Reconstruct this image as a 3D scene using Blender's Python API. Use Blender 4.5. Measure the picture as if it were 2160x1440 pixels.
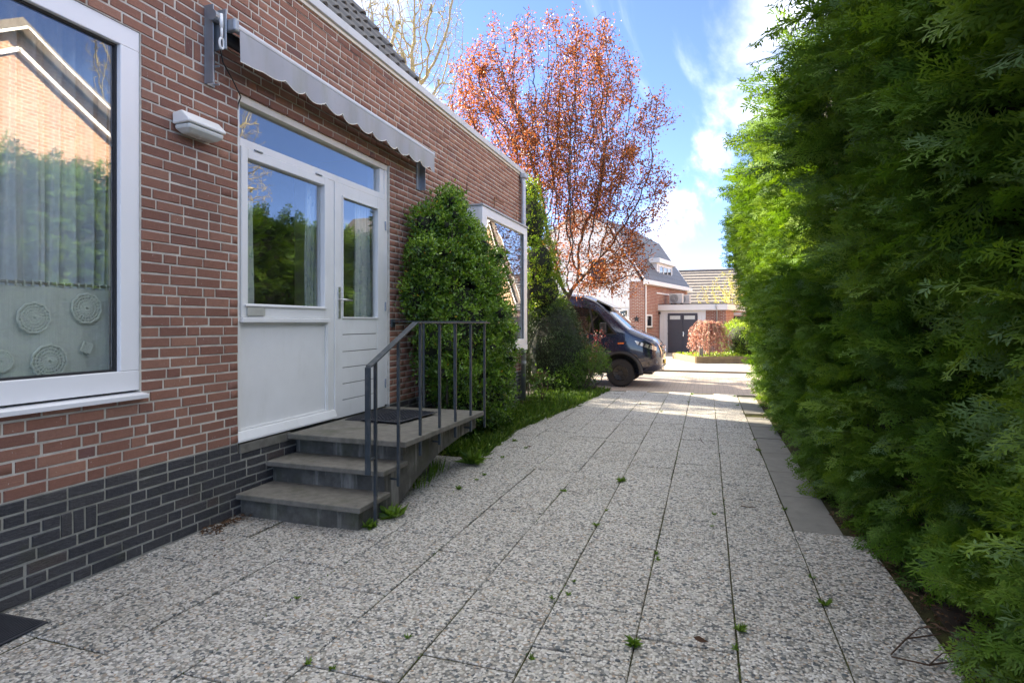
import bpy, bmesh, math, random
import numpy as np
from mathutils import Vector, Matrix, Euler

for o in list(bpy.data.objects):
    bpy.data.objects.remove(o)
S = bpy.context.scene
COL = S.collection
R = math.radians
rng = np.random.default_rng(7)
random.seed(7)

# ---------------------------------------------------------------- camera
CAM_H, FPX, VX, HY = 1.338, 1233.0, 1491.0, 680.0      # photo pixels (2160 x 1440)
YAW = math.atan((VX - 1080) / FPX)
cd_ = bpy.data.cameras.new('camera')
cd_.sensor_width = 36.0
cd_.lens = FPX / 2160 * 36
cd_.shift_y = -(720 - HY) / 2160
cd_.clip_start = 0.05
cd_.clip_end = 1500
cam = bpy.data.objects.new('camera', cd_)
COL.objects.link(cam)
cam.location = (0, 0, CAM_H)
cam.rotation_euler = (R(90), 0, YAW)
S.camera = cam

# ---------------------------------------------------------------- sky, sun, exposure
SUN_EL, SUN_AZ = 30.0, 70.0            # azimuth in degrees left of +Y
w = bpy.data.worlds.new('World')
S.world = w
w.use_nodes = True
nt = w.node_tree
nt.nodes.clear()
def wn(t, **k):
    n = nt.nodes.new(t)
    for a, b in k.items():
        setattr(n, a, b)
    return n
sky = wn('ShaderNodeTexSky', sky_type='NISHITA', sun_disc=False)
sky.sun_elevation = R(SUN_EL)
sky.sun_rotation = R(-SUN_AZ)
sky.air_density = 0.5
sky.dust_density = 0.0
sky.ozone_density = 3.0
tc = wn('ShaderNodeTexCoord')
sep = wn('ShaderNodeSeparateXYZ')
nt.links.new(tc.outputs['Generated'], sep.inputs[0])
mx = wn('ShaderNodeMath', operation='MAXIMUM'); mx.inputs[1].default_value = 0.0
nt.links.new(sep.outputs['Z'], mx.inputs[0])
ad = wn('ShaderNodeMath', operation='ADD'); ad.inputs[1].default_value = 0.22
nt.links.new(mx.outputs[0], ad.inputs[0])
dv = []
for ax in 'XY':
    d = wn('ShaderNodeMath', operation='DIVIDE')
    nt.links.new(sep.outputs[ax], d.inputs[0]); nt.links.new(ad.outputs[0], d.inputs[1]); dv.append(d)
cmb = wn('ShaderNodeCombineXYZ')
nt.links.new(dv[0].outputs[0], cmb.inputs[0]); nt.links.new(dv[1].outputs[0], cmb.inputs[1])
mp = wn('ShaderNodeMapping')
mp.inputs['Scale'].default_value = (1.5, 0.75, 1); mp.inputs['Rotation'].default_value = (0, 0, R(35)); mp.inputs['Location'].default_value = (-2.3, 4.4, 0)
nt.links.new(cmb.outputs[0], mp.inputs[0])
nz = wn('ShaderNodeTexNoise'); nz.inputs['Scale'].default_value = 1.1; nz.inputs['Detail'].default_value = 9; nz.inputs['Roughness'].default_value = 0.56; nz.inputs['Distortion'].default_value = 0.5
nt.links.new(mp.outputs[0], nz.inputs['Vector'])
cr = wn('ShaderNodeMapRange'); cr.interpolation_type = 'SMOOTHSTEP'
cr.inputs['From Min'].default_value = 0.44; cr.inputs['From Max'].default_value = 0.86; cr.inputs['To Min'].default_value = 0.0; cr.inputs['To Max'].default_value = 0.85
c1_ = wn('ShaderNodeMath', operation='MULTIPLY_ADD'); c1_.inputs[1].default_value = 1.5; c1_.inputs[2].default_value = -0.40
nt.links.new(nz.outputs['Fac'], c1_.inputs[0])
c2_ = wn('ShaderNodeMath', operation='MULTIPLY_ADD'); c2_.inputs[1].default_value = 0.36  # cloud cover thickened towards the zenith, added to brighten the shade
nt.links.new(mx.outputs[0], c2_.inputs[0]); nt.links.new(c1_.outputs[0], c2_.inputs[2])
nt.links.new(c2_.outputs[0], cr.inputs['Value'])
mixc = wn('ShaderNodeMix', data_type='RGBA')
mixc.inputs['B'].default_value = (10.0, 9.75, 9.3, 1)
nt.links.new(cr.outputs[0], mixc.inputs['Factor'])
tint = wn('ShaderNodeMix', data_type='RGBA', blend_type='MULTIPLY'); tint.inputs['Factor'].default_value = 1.0; tint.inputs['B'].default_value = (1.0, .93, 1.0, 1)
nt.links.new(sky.outputs[0], tint.inputs['A']); nt.links.new(tint.outputs['Result'], mixc.inputs['A'])
bg = wn('ShaderNodeBackground'); bg.inputs['Strength'].default_value = 0.05
nt.links.new(mixc.outputs['Result'], bg.inputs['Color'])
wo = wn('ShaderNodeOutputWorld')
nt.links.new(bg.outputs[0], wo.inputs['Surface'])

sd = bpy.data.lights.new('sun', 'SUN')
sd.energy = 3.6
sd.angle = R(0.6)
sd.color = (1.0, 0.86, 0.68)
sun = bpy.data.objects.new('sun', sd)
COL.objects.link(sun)
tosun = Vector((-math.sin(R(SUN_AZ)) * math.cos(R(SUN_EL)), math.cos(R(SUN_AZ)) * math.cos(R(SUN_EL)), math.sin(R(SUN_EL))))
sun.rotation_euler = tosun.to_track_quat('Z', 'Y').to_euler()
sun.location = (-20, 10, 25)
S.view_settings.view_transform = 'Standard'
S.view_settings.look = 'None'
S.view_settings.gamma = 1.0
S.view_settings.use_curve_mapping = False
S.view_settings.exposure = 3.35

# ---------------------------------------------------------------- materials
MATS = {}
class NT:
    def __init__(s, name):
        s.m = bpy.data.materials.new(name); s.m.use_nodes = True
        s.t = s.m.node_tree
        s.t.nodes.clear()
        s.out = s.n('ShaderNodeOutputMaterial')
        MATS[name] = s.m
    def n(s, t, ins=None, **k):
        n = s.t.nodes.new(t)
        for a, b in k.items():
            setattr(n, a, b)
        for a, b in (ins or {}).items():
            if hasattr(b, 'is_output') or isinstance(b, bpy.types.NodeSocket):
                s.t.links.new(b, n.inputs[a])
            else:
                n.inputs[a].default_value = b
        return n
    def l(s, a, b):
        s.t.links.new(a, b)
    def pos(s, scale=(1, 1, 1), rot=(0, 0, 0), obj=False):
        v = s.n('ShaderNodeTexCoord').outputs['Object'] if obj else s.n('ShaderNodeNewGeometry').outputs['Position']
        return s.n('ShaderNodeMapping', {'Vector': v, 'Scale': scale, 'Rotation': rot}).outputs[0]
    def noise(s, vec, scale=5, detail=4, rough=.55, dist=0):
        return s.n('ShaderNodeTexNoise', {'Vector': vec, 'Scale': scale, 'Detail': detail, 'Roughness': rough, 'Distortion': dist}).outputs['Fac']
    def ramp(s, fac, stops):
        r = s.n('ShaderNodeValToRGB', {'Fac': fac})
        e = r.color_ramp.elements
        while len(e) < len(stops):
            e.new(.5)
        for i, (p, c) in enumerate(stops):
            e[i].position = p
            e[i].color = (c[0], c[1], c[2], 1) if not isinstance(c, (int, float)) else (c, c, c, 1)
        return r.outputs[0]
    def mix(s, f, a, b, mode='MIX'):
        n = s.n('ShaderNodeMix', data_type='RGBA', blend_type=mode)
        for k, v in (('Factor', f), ('A', a), ('B', b)):
            if isinstance(v, bpy.types.NodeSocket):
                s.l(v, n.inputs[k])
            elif k == 'Factor':
                n.inputs[k].default_value = v
            else:
                n.inputs[k].default_value = (v[0], v[1], v[2], 1) if not isinstance(v, (int, float)) else (v, v, v, 1)
        return n.outputs['Result']
    def math(s, op, a, b=0.0):
        n = s.n('ShaderNodeMath', operation=op)
        for i, v in enumerate((a, b)):
            if isinstance(v, bpy.types.NodeSocket):
                s.l(v, n.inputs[i])
            else:
                n.inputs[i].default_value = v
        return n.outputs[0]
    def mapr(s, v, a, b, c=0., d=1.):
        return s.n('ShaderNodeMapRange', {'Value': v, 'From Min': a, 'From Max': b, 'To Min': c, 'To Max': d}).outputs[0]
    def bump(s, h, strength=.5, dist=.01, normal=None):
        d = {'Height': h, 'Strength': strength, 'Distance': dist}
        if normal is not None:
            d['Normal'] = normal
        return s.n('ShaderNodeBump', d).outputs[0]
    def rnd(s):
        a = s.n('ShaderNodeAttribute', attribute_name='rnd', attribute_type='GEOMETRY').outputs['Fac']
        b = s.n('ShaderNodeAttribute', attribute_name='rnd', attribute_type='OBJECT').outputs['Fac']
        return s.math('ADD', a, b)
    def pbr(s, col, rough=.6, normal=None, metal=0., spec=.5, coat=0., **k):
        b = s.n('ShaderNodeBsdfPrincipled')
        for key, v in (('Base Color', col), ('Roughness', rough), ('Metallic', metal), ('Specular IOR Level', spec), ('Coat Weight', coat)):
            if isinstance(v, bpy.types.NodeSocket):
                s.l(v, b.inputs[key])
            elif key == 'Base Color':
                b.inputs[key].default_value = (v[0], v[1], v[2], 1)
            else:
                b.inputs[key].default_value = v
        if normal is not None:
            s.l(normal, b.inputs['Normal'])
        for a, v in k.items():
            b.inputs[a.replace('_', ' ')].default_value = v
        s.l(b.outputs[0], s.out.inputs['Surface'])
        return b

def simple(name, col, rough=.6, var=.12, vs=6., bump=0., bs=80., metal=0., spec=.5, coat=0., grime=None, gs=2.5, obj=False):
    t = NT(name)
    p = t.pos(obj=obj)
    n1 = t.noise(p, vs, 5, .6)
    c = t.mix(t.mapr(n1, .3, .7), [x * (1 - var) for x in col], [min(1, x * (1 + var)) for x in col])
    if grime:
        n2 = t.noise(t.pos((1, 1, .35), obj=obj), gs, 6, .65)
        c = t.mix(t.mapr(n2, .52, .75, 0, grime[1]), c, grime[0])
    nm = t.bump(t.noise(p, bs, 4, .6), bump, .004) if bump else None
    r = t.mapr(n1, .3, .7, max(0, rough - .06), min(1, rough + .06))
    t.pbr(c, r, nm, metal, spec, coat)
    return t.m

def leafmat(name, stops, trans=.35, rough=.45, tcol=None, spec=.4, tipscale=0):
    t = NT(name)
    f = t.rnd()
    c = t.ramp(f, stops)
    big = t.noise(t.pos(), 2.2, 3)
    c = t.mix(t.mapr(big, .35, .65, 0, .35), c, t.mix(1.0, c, (.62, .66, .55), 'MULTIPLY'))
    b = t.pbr(c, rough, None, 0, spec)
    tr = t.n('ShaderNodeBsdfTranslucent')
    t.l(t.mix(1.0, c, tcol or (1.5, 1.6, .8), 'MULTIPLY'), tr.inputs[0])
    mxs = t.n('ShaderNodeMixShader', {'Fac': trans})
    t.l(b.outputs[0], mxs.inputs[1]); t.l(tr.outputs[0], mxs.inputs[2])
    t.l(mxs.outputs[0], t.out.inputs['Surface'])
    return t.m

# red rilled facing brick
t = NT('red_brick')
f = t.rnd()
c = t.ramp(f, [(0, (.23, .110, .080)), (.35, (.29, .142, .098)), (.7, (.325, .162, .112)), (.93, (.36, .19, .13)), (1, (.19, .10, .085))])
p = t.pos()
c = t.mix(t.mapr(t.noise(p, 55, 5, .65), .3, .75, 0, .5), c, t.mix(1.0, c, (.66, .62, .6), 'MULTIPLY'))
c = t.mix(t.mapr(t.noise(p, 1.3, 5, .6), .4, .7, 0, .35), c, (.20, .115, .09))
c = t.mix(t.mapr(t.noise(t.pos((1, 3, 1)), 42, 2, .5), .735, .76, 0, .75), c, (.55, .5, .45))
ril = t.noise(t.pos((30, 14, 330)), 1.0, 3, .6, .8)
rb = t.noise(p, 140, 4, .6)
nm = t.bump(t.math('ADD', ril, t.math('MULTIPLY', rb, .5)), .75, .004)
t.pbr(c, .88, nm, spec=.25)
# dark plinth brick
t = NT('dark_brick')
f = t.rnd()
c = t.ramp(f, [(0, (.030, .031, .036)), (.5, (.043, .043, .048)), (.85, (.056, .052, .052)), (1, (.075, .055, .048))])
c = t.mix(t.mapr(t.noise(t.pos(), 38, 5, .7), .45, .8, 0, .5), c, (.10, .10, .098))
c = t.mix(t.mapr(t.noise(t.pos((1, 2, 2.4)), 3, 4, .6), .55, .75, 0, .45), c, (.052, .055, .03))
nm = t.bump(t.noise(t.pos((30, 20, 75)), 1.0, 6, .62, 1.2), 1.0, .012)
t.pbr(c, .62, nm, spec=.45)
simple('mortar', (.56, .525, .45), .95, .18, 14, .8, 160, spec=.2, grime=((.17, .16, .12), .6), gs=1.6)
simple('plinth_mortar', (.34, .33, .28), .95, .22, 12, .8, 160, spec=.2, grime=((.09, .10, .05), .8), gs=2.2)
simple('white_frame', (.80, .80, .80), .32, .02, 3, 0, spec=.5)
simple('white_paint', (.76, .765, .75), .42, .035, 4, .06, 60, grime=((.52, .52, .45), .30), gs=5)
simple('cream_paint', (.74, .70, .60), .5, .05, 5, .05, 60, grime=((.5, .46, .36), .4), gs=6)
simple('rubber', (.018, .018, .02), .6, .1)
simple('zinc', (.44, .46, .48), .42, .1, 5, .05, 40, metal=.35)
simple('trim_metal', (.50, .51, .515), .42, .06, 4, 0, grime=((.36, .36, .34), .6), gs=6)
simple('steel', (.27, .30, .33), .42, .12, 9, .05, 60, metal=.55, grime=((.30, .17, .10), .5), gs=9)
simple('rust', (.16, .07, .035), .85, .3, 30, .3, 90)
simple('railing_paint', (.030, .042, .052), .42, .2, 22, .2, 90, grime=((.16, .15, .14), .55), gs=26)
simple('concrete_slab', (.155, .146, .122), .85, .28, 16, .5, 160, grime=((.065, .068, .038), .75), gs=3.5)
simple('roof_tile', (.085, .082, .08), .65, .25, 9, .3, 60, grime=((.11, .09, .06), .5), gs=5)
simple('plastic_black', (.015, .015, .017), .45, .1)
simple('doormat_rubber', (.028, .030, .036), .7, .15, 20, .3, 200)
simple('soil', (.055, .042, .030), .95, .35, 9, .8, 40)
simple('bark', (.085, .07, .055), .9, .3, 14, .6, 60)
simple('bark_red', (.060, .046, .038), .9, .3, 14, .5, 60)
simple('bark_pale', (.33, .28, .16), .9, .3, 10, .4, 60)
simple('lamp_white', (.78, .78, .74), .4, .03, 6)
simple('lamp_lens', (.60, .62, .58), .25, .05, 12, .15, 200)
simple('interior_wall', (.55, .50, .36), .9, .04)
simple('interior_dark', (.10, .085, .07), .9, .1)
simple('interior_wood', (.10, .045, .022), .5, .25, 12)
simple('door_metal', (.62, .61, .58), .3, .05, metal=.8)
simple('plate_grey', (.42, .42, .37), .5, .1, 20)
# stained concrete of the steps
t = NT('stair_concrete')
p = t.pos()
n1 = t.noise(p, 6, 6, .65)
c = t.ramp(n1, [(.25, (.048, .047, .042)), (.5, (.092, .089, .077)), (.75, (.17, .164, .143))])
c = t.mix(t.mapr(t.noise(t.pos((7, 7, .9)), 1.5, 4, .6), .54, .68, 0, .8), c, (.30, .29, .26))
c = t.mix(t.mapr(t.noise(t.pos((2, 2, 1.3)), 2.2, 5, .6), .5, .72, 0, .6), c, (.055, .062, .03))
t.pbr(c, .85, t.bump(t.noise(p, 70, 5, .65), .4, .006), spec=.3)
# washed gravel paving tile
t = NT('gravel_tile')
p = t.pos()
wob = t.n('ShaderNodeTexNoise', {'Vector': p, 'Scale': 60., 'Detail': 2.})
pv = t.n('ShaderNodeVectorMath', {0: p}, operation='ADD')
sc = t.n('ShaderNodeVectorMath', {0: wob.outputs['Color']}, operation='SCALE'); sc.inputs['Scale'].default_value = .006
t.l(sc.outputs[0], pv.inputs[1])
def pebble(scale):
    v1 = t.n('ShaderNodeTexVoronoi', {'Vector': pv.outputs[0], 'Scale': scale, 'Randomness': 1.0}, feature='F1')
    sx = t.n('ShaderNodeSeparateColor', {0: v1.outputs['Color']})
    col = t.ramp(sx.outputs[0], [(0, (.070, .080, .090)), (.10, (.115, .128, .130)), (.20, (.235, .235, .215)), (.27, (.42, .395, .335)), (.45, (.54, .52, .465)),
                              (.68, (.60, .58, .53)), (.82, (.67, .655, .615)), (.90, (.40, .30, .20)), (.95, (.43, .40, .36)), (1, (.76, .75, .72))])
    return v1, col
va, ca = pebble(82.)
vb, cb = pebble(48.)
pick = t.mapr(t.n('ShaderNodeSeparateColor', {0: vb.outputs['Color']}).outputs[1], .64, .66)
cbd = t.mix(.45, cb, t.ramp(t.n('ShaderNodeSeparateColor', {0: vb.outputs['Color']}).outputs[2], [(0, (.075, .09, .10)), (.6, (.15, .165, .16)), (1, (.5, .47, .40))]))
edge_a = t.mapr(va.outputs['Distance'], .35, .72, 1, 0)
edge_b = t.mapr(vb.outputs['Distance'], .35, .66, 1, 0)
pk = t.math('MULTIPLY', pick, t.mapr(vb.outputs['Distance'], .50, .58, 1, 0))
c = t.mix(pk, ca, cbd)
h = t.mix(pk, edge_a, edge_b)
c = t.mix(t.mapr(h, 0, .55, .74, 0), c, (.16, .15, .125))
c = t.mix(t.mapr(t.noise(p, 1.7, 5, .6), .5, .8, 0, .45), c, t.mix(1.0, c, (.62, .60, .54), 'MULTIPLY'))
rn = t.rnd()
c = t.mix(t.mapr(rn, 0, 1, 0, .22), c, t.mix(1.0, c, (.76, .75, .72), 'MULTIPLY'))
t.pbr(c, .62, t.bump(h, .75, .006), spec=.35)
# plain grey paving
simple('plain_tile', (.20, .195, .175), .9, .16, 12, .6, 220, grime=((.10, .10, .075), .5), gs=3)
t = NT('joint_soil')
c = t.ramp(t.noise(t.pos(), 9, 5, .6), [(.3, (.030, .026, .018)), (.55, (.055, .055, .022)), (.75, (.075, .095, .022))])
t.pbr(c, .95, t.bump(t.noise(t.pos(), 120, 3), .8, .01), spec=.1)
# road of clay pavers
t = NT('street_pavers')
bt = t.n('ShaderNodeTexBrick', {'Vector': t.pos(), 'Color1': (.29, .24, .19, 1), 'Color2': (.35, .295, .235, 1), 'Mortar': (.10, .09, .075, 1), 'Scale': 1.0, 'Mortar Size': .005, 'Brick Width': .20, 'Row Height': .072})
c = t.mix(t.mapr(t.noise(t.pos(), 1.1, 5), .35, .7, 0, .4), bt.outputs['Color'], (.24, .21, .18))
t.pbr(c, .85, t.bump(bt.outputs['Fac'], .5, -.006), spec=.3)
t = NT('pavement_slabs')
bt = t.n('ShaderNodeTexBrick', {'Vector': t.pos(), 'Color1': (.27, .245, .20, 1), 'Color2': (.32, .29, .24, 1), 'Mortar': (.13, .12, .10, 1), 'Scale': 1.0, 'Mortar Size': .006, 'Brick Width': .30, 'Row Height': .30})
c = t.mix(t.mapr(t.noise(t.pos(), 1.5, 5), .35, .7, 0, .4), bt.outputs['Color'], (.21, .19, .16))
t.pbr(c, .85, None, spec=.3)
# far brickwork and roofs (too fine to build brick by brick)
def brickmat(name, c1, c2, mo, wdt=.22, hgt=.075, ms=.011, obj=True, rot=(R(90), 0, 0)):
    t = NT(name)
    tcn = t.n('ShaderNodeTexCoord')
    geo = t.n('ShaderNodeNewGeometry')
    sp = t.n('ShaderNodeSeparateXYZ', {0: tcn.outputs['Object'] if obj else geo.outputs['Position']})
    u = t.math('ADD', sp.outputs[0], sp.outputs[1])
    cb_ = t.n('ShaderNodeCombineXYZ', {0: u, 1: sp.outputs[2]})
    bt = t.n('ShaderNodeTexBrick', {'Vector': cb_.outputs[0], 'Color1': (*c1, 1), 'Color2': (*c2, 1), 'Mortar': (*mo, 1), 'Scale': 1.0, 'Mortar Size': ms, 'Brick Width': wdt, 'Row Height': hgt, 'Bias': -.1})
    c = t.mix(t.mapr(t.noise(t.pos(), 2.0, 5), .35, .7, 0, .35), bt.outputs['Color'], [x * .75 for x in c1])
    t.pbr(c, .9, t.bump(bt.outputs['Fac'], .5, -.008), spec=.2)
    return t.m
brickmat('far_brick', (.26, .095, .06), (.34, .145, .095), (.45, .41, .36))
brickmat('tan_brick', (.36, .20, .11), (.44, .27, .16), (.50, .42, .32))
simple('far_slate', (.060, .062, .070), .55, .15, 4)
simple('far_roof_tile', (.17, .155, .14), .8, .2, 5)
simple('far_white', (.74, .745, .73), .5, .03, 4)
simple('far_door', (.060, .062, .078), .5, .06, 4)
simple('black_board', (.022, .022, .024), .7, .2, 8)
simple('planter_wood', (.17, .125, .065), .9, .25, 7, .4, 40)
simple('ac_white', (.62, .60, .55), .5, .05)
# glazing: several coated panes reflect strongly at a slant
def glassmat(name, ior=.09, tint=(.97, .985, .98)):
    t = NT(name)
    lw = t.n('ShaderNodeLayerWeight', {'Blend': .5})
    f5 = t.math('POWER', lw.outputs['Facing'], 4.0)
    fr = t.math('MULTIPLY_ADD', f5, 1 - ior); fr.node.inputs[2].default_value = ior
    g = t.n('ShaderNodeBsdfGlossy', {'Color': (1, 1, 1, 1), 'Roughness': .0})
    wv = t.noise(t.pos(), 1.6, 1, .4)
    t.l(t.bump(wv, .05, .02), g.inputs['Normal'])
    tr = t.n('ShaderNodeBsdfTransparent', {'Color': (*tint, 1)})
    mxs = t.n('ShaderNodeMixShader')
    t.l(fr, mxs.inputs[0])
    t.l(tr.outputs[0], mxs.inputs[1]); t.l(g.outputs[0], mxs.inputs[2])
    t.l(mxs.outputs[0], t.out.inputs['Surface'])
    return t.m
glassmat('glass', .14)
glassmat('dark_glass', .06, (.25, .28, .28))

# ---------------------------------------------------------------- mesh helpers
LOC = {}
def tag(o, label=None, cat=None, group=None, kind=None):
    if label: o['label'] = label
    if cat: o['category'] = cat
    if group: o['group'] = group
    if kind: o['kind'] = kind
    return o
def empty(name, loc=(0, 0, 0), label=None, cat=None, group=None, rotz=0, local=False):
    o = bpy.data.objects.new(name, None)
    o.empty_display_size = .1
    COL.objects.link(o)
    o.location = loc
    o.rotation_euler = (0, 0, rotz)
    LOC[o.name] = (0, 0, 0) if local else tuple(loc)
    return tag(o, label, cat, group)

class B:
    """collects shapes; build() links them as ONE mesh object"""
    def __init__(s):
        s.v = []; s.f = []
    def add(s, vs, fs):
        k = len(s.v)
        s.v += [tuple(x) for x in vs]
        s.f += [tuple(i + k for i in q) for q in fs]
        return s
    def box(s, x0, x1, y0, y1, z0, z1):
        v = [(x, y, z) for z in (z0, z1) for y in (y0, y1) for x in (x0, x1)]
        return s.add(v, [(0, 2, 3, 1), (4, 5, 7, 6), (0, 1, 5, 4), (2, 6, 7, 3), (0, 4, 6, 2), (1, 3, 7, 5)])
    def obox(s, c, hx, hy, hz, rot):
        m = Euler(rot).to_matrix() if not isinstance(rot, Matrix) else rot
        v = [Vector(c) + m @ Vector((a * hx, b * hy, d * hz)) for d in (-1, 1) for b in (-1, 1) for a in (-1, 1)]
        return s.add(v, [(0, 2, 3, 1), (4, 5, 7, 6), (0, 1, 5, 4), (2, 6, 7, 3), (0, 4, 6, 2), (1, 3, 7, 5)])
    def bar(s, a, b, wd, th, up=(0, 0, 1)):
        a, b = Vector(a), Vector(b)
        d = (b - a).normalized()
        u = Vector(up)
        r = d.cross(u)
        if r.length < 1e-4:
            r = d.cross(Vector((1, 0, 0)))
        r.normalize(); u = r.cross(d)
        v = [p + r * (i * wd / 2) + u * (j * th / 2) for p in (a, b) for i, j in ((-1, -1), (1, -1), (1, 1), (-1, 1))]
        return s.add(v, [(0, 1, 2, 3), (7, 6, 5, 4), (0, 4, 5, 1), (1, 5, 6, 2), (2, 6, 7, 3), (3, 7, 4, 0)])
    def tube(s, pts, r, n=8, cap=True):
        pts = [Vector(p) for p in pts]
        rs = r if isinstance(r, (list, tuple)) else [r] * len(pts)
        rings = []
        prev = None
        for i, p in enumerate(pts):
            d = (pts[min(i + 1, len(pts) - 1)] - pts[max(i - 1, 0)]).normalized()
            a = d.cross(Vector((0, 0, 1))) if prev is None else prev - d * prev.dot(d)
            if a.length < 1e-3:
                a = d.cross(Vector((1, 0, 0)))
            a.normalize(); prev = a
            b = d.cross(a)
            rings.append([p + (a * math.cos(2 * math.pi * k / n) + b * math.sin(2 * math.pi * k / n)) * rs[i] for k in range(n)])
        v = [q for ring in rings for q in ring]
        f = []
        for i in range(len(rings) - 1):
            for k in range(n):
                f.append((i * n + k, i * n + (k + 1) % n, (i + 1) * n + (k + 1) % n, (i + 1) * n + k))
        if cap:
            f.append(tuple(range(n - 1, -1, -1)))
            f.append(tuple((len(rings) - 1) * n + k for k in range(n)))
        return s.add(v, f)
    def prism(s, poly, axis, a, b):
        """poly: 2-D points in the two other axes (in x,y,z order), extruded from a to b along axis"""
        n = len(poly)
        def mk(p, t):
            q = list(p); q.insert(axis, t); return q
        v = [mk(p, a) for p in poly] + [mk(p, b) for p in poly]
        f = [tuple(range(n - 1, -1, -1)), tuple(range(n, 2 * n))] + [(i, (i + 1) % n, n + (i + 1) % n, n + i) for i in range(n)]
        return s.add(v, f)
    def grid(s, pts, nu, nv):
        return s.add(pts, [(i * nv + j, i * nv + j + 1, (i + 1) * nv + j + 1, (i + 1) * nv + j) for i in range(nu - 1) for j in range(nv - 1)])
    def lathe(s, prof, c, n=16, axis=2):
        v = []
        for r, z in prof:
            for k in range(n):
                a = 2 * math.pi * k / n
                q = [r * math.cos(a), r * math.sin(a)]; q.insert(axis, z)
                v.append([q[i] + c[i] for i in range(3)])
        f = [(i * n + k, i * n + (k + 1) % n, (i + 1) * n + (k + 1) % n, (i + 1) * n + k) for i in range(len(prof) - 1) for k in range(n)]
        return s.add(v, f)
    def build(s, name, mat, parent=None, bevel=0, smooth=False, seg=2, label=None, cat=None, group=None, kind=None, rnd=None, recalc=True, origin=None, thick=0):
        me = bpy.data.meshes.new(name)
        L = LOC[parent.name] if parent is not None else (0, 0, 0)
        if origin is not None:
            L = origin
        me.from_pydata([(a - L[0], b - L[1], c - L[2]) for a, b, c in s.v], [], s.f)
        if recalc:
            bm = bmesh.new(); bm.from_mesh(me)
            bmesh.ops.recalc_face_normals(bm, faces=bm.faces)
            bm.to_mesh(me); bm.free()
        if smooth:
            me.polygons.foreach_set('use_smooth', [True] * len(me.polygons))
        o = bpy.data.objects.new(name, me)
        COL.objects.link(o)
        if origin is not None:
            P = LOC[parent.name] if parent is not None else (0, 0, 0)
            o.location = [origin[i] - P[i] for i in range(3)]
        me.materials.append(MATS[mat] if isinstance(mat, str) else mat)
        if parent is not None:
            o.parent = parent
        LOC[o.name] = L
        if thick:
            m = o.modifiers.new('solid', 'SOLIDIFY'); m.thickness = thick; m.offset = 0
        if bevel:
            m = o.modifiers.new('bevel', 'BEVEL'); m.width = bevel; m.segments = seg; m.limit_method = 'ANGLE'; m.angle_limit = R(40)
        if rnd is not None:
            o['rnd'] = rnd
        return tag(o, label, cat, group, kind)

def mesh_np(name, V, F, mat, parent=None, rnd=None, smooth=False, label=None, cat=None, group=None, kind=None):
    """V (n,3) world positions, F (m,k) faces, rnd per face"""
    L = LOC[parent.name] if parent is not None else (0, 0, 0)
    V = np.asarray(V, dtype=np.float64) - np.array(L)
    F = np.asarray(F, dtype=np.int32)
    me = bpy.data.meshes.new(name)
    m, k = F.shape
    me.vertices.add(len(V)); me.vertices.foreach_set('co', V.astype(np.float32).ravel())
    me.loops.add(m * k); me.loops.foreach_set('vertex_index', F.ravel())
    me.polygons.add(m)
    me.polygons.foreach_set('loop_start', np.arange(0, m * k, k, dtype=np.int32))
    me.polygons.foreach_set('loop_total', np.full(m, k, dtype=np.int32))
    if smooth:
        me.polygons.foreach_set('use_smooth', np.ones(m, dtype=bool))
    me.update(calc_edges=True)
    if rnd is not None:
        a = me.attributes.new('rnd', 'FLOAT', 'FACE')
        a.data.foreach_set('value', np.asarray(rnd, dtype=np.float32))
    me.materials.append(MATS[mat] if isinstance(mat, str) else mat)
    o = bpy.data.objects.new(name, me)
    COL.objects.link(o)
    if parent is not None:
        o.parent = parent
    LOC[o.name] = L
    return tag(o, label, cat, group, kind)

def unit(a):
    return a / np.maximum(np.linalg.norm(a, axis=-1, keepdims=True), 1e-9)
def leaves(P, D, size, aspect=.5, fold=.25, droop=.0):
    """kite leaves: positions, axis directions, lengths -> V, F (triangles; 2 per leaf)"""
    n = len(P)
    D = unit(D)
    up = unit(rng.normal(size=(n, 3)) + np.array([0, 0, .8]))
    Sd = unit(np.cross(D, up)); N = np.cross(Sd, D)
    L = np.asarray(size).reshape(-1, 1) * np.ones((n, 1))
    Wd = L * aspect
    mid = P + D * L * .45
    V = np.stack([P, mid + Sd * Wd * .5 + N * Wd * fold, P + D * L - N * L * droop, mid - Sd * Wd * .5 + N * Wd * fold], 1).reshape(-1, 3)
    i = np.arange(n)[:, None] * 4
    F = np.concatenate([i + [0, 1, 2], i + [0, 2, 3]], 1).reshape(-1, 3)
    return V, F
def rotmats(D, roll):
    """local +x along D, rolled"""
    D = unit(D)
    up = np.tile(np.array([0, 0, 1.]), (len(D), 1))
    y = unit(np.cross(up, D)); z = np.cross(D, y)
    cr_, sr = np.cos(roll)[:, None], np.sin(roll)[:, None]
    y2 = y * cr_ + z * sr; z2 = -y * sr + z * cr_
    return np.stack([D, y2, z2], 2)
def scatter(V0, F0, P, Rm, sc):
    n = len(P)
    V = np.einsum('nij,vj->nvi', Rm, V0) * np.asarray(sc).reshape(-1, 1, 1) + P[:, None, :]
    F = (F0[None] + (np.arange(n) * len(V0))[:, None, None]).reshape(-1, F0.shape[1])
    return V.reshape(-1, 3), F
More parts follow.
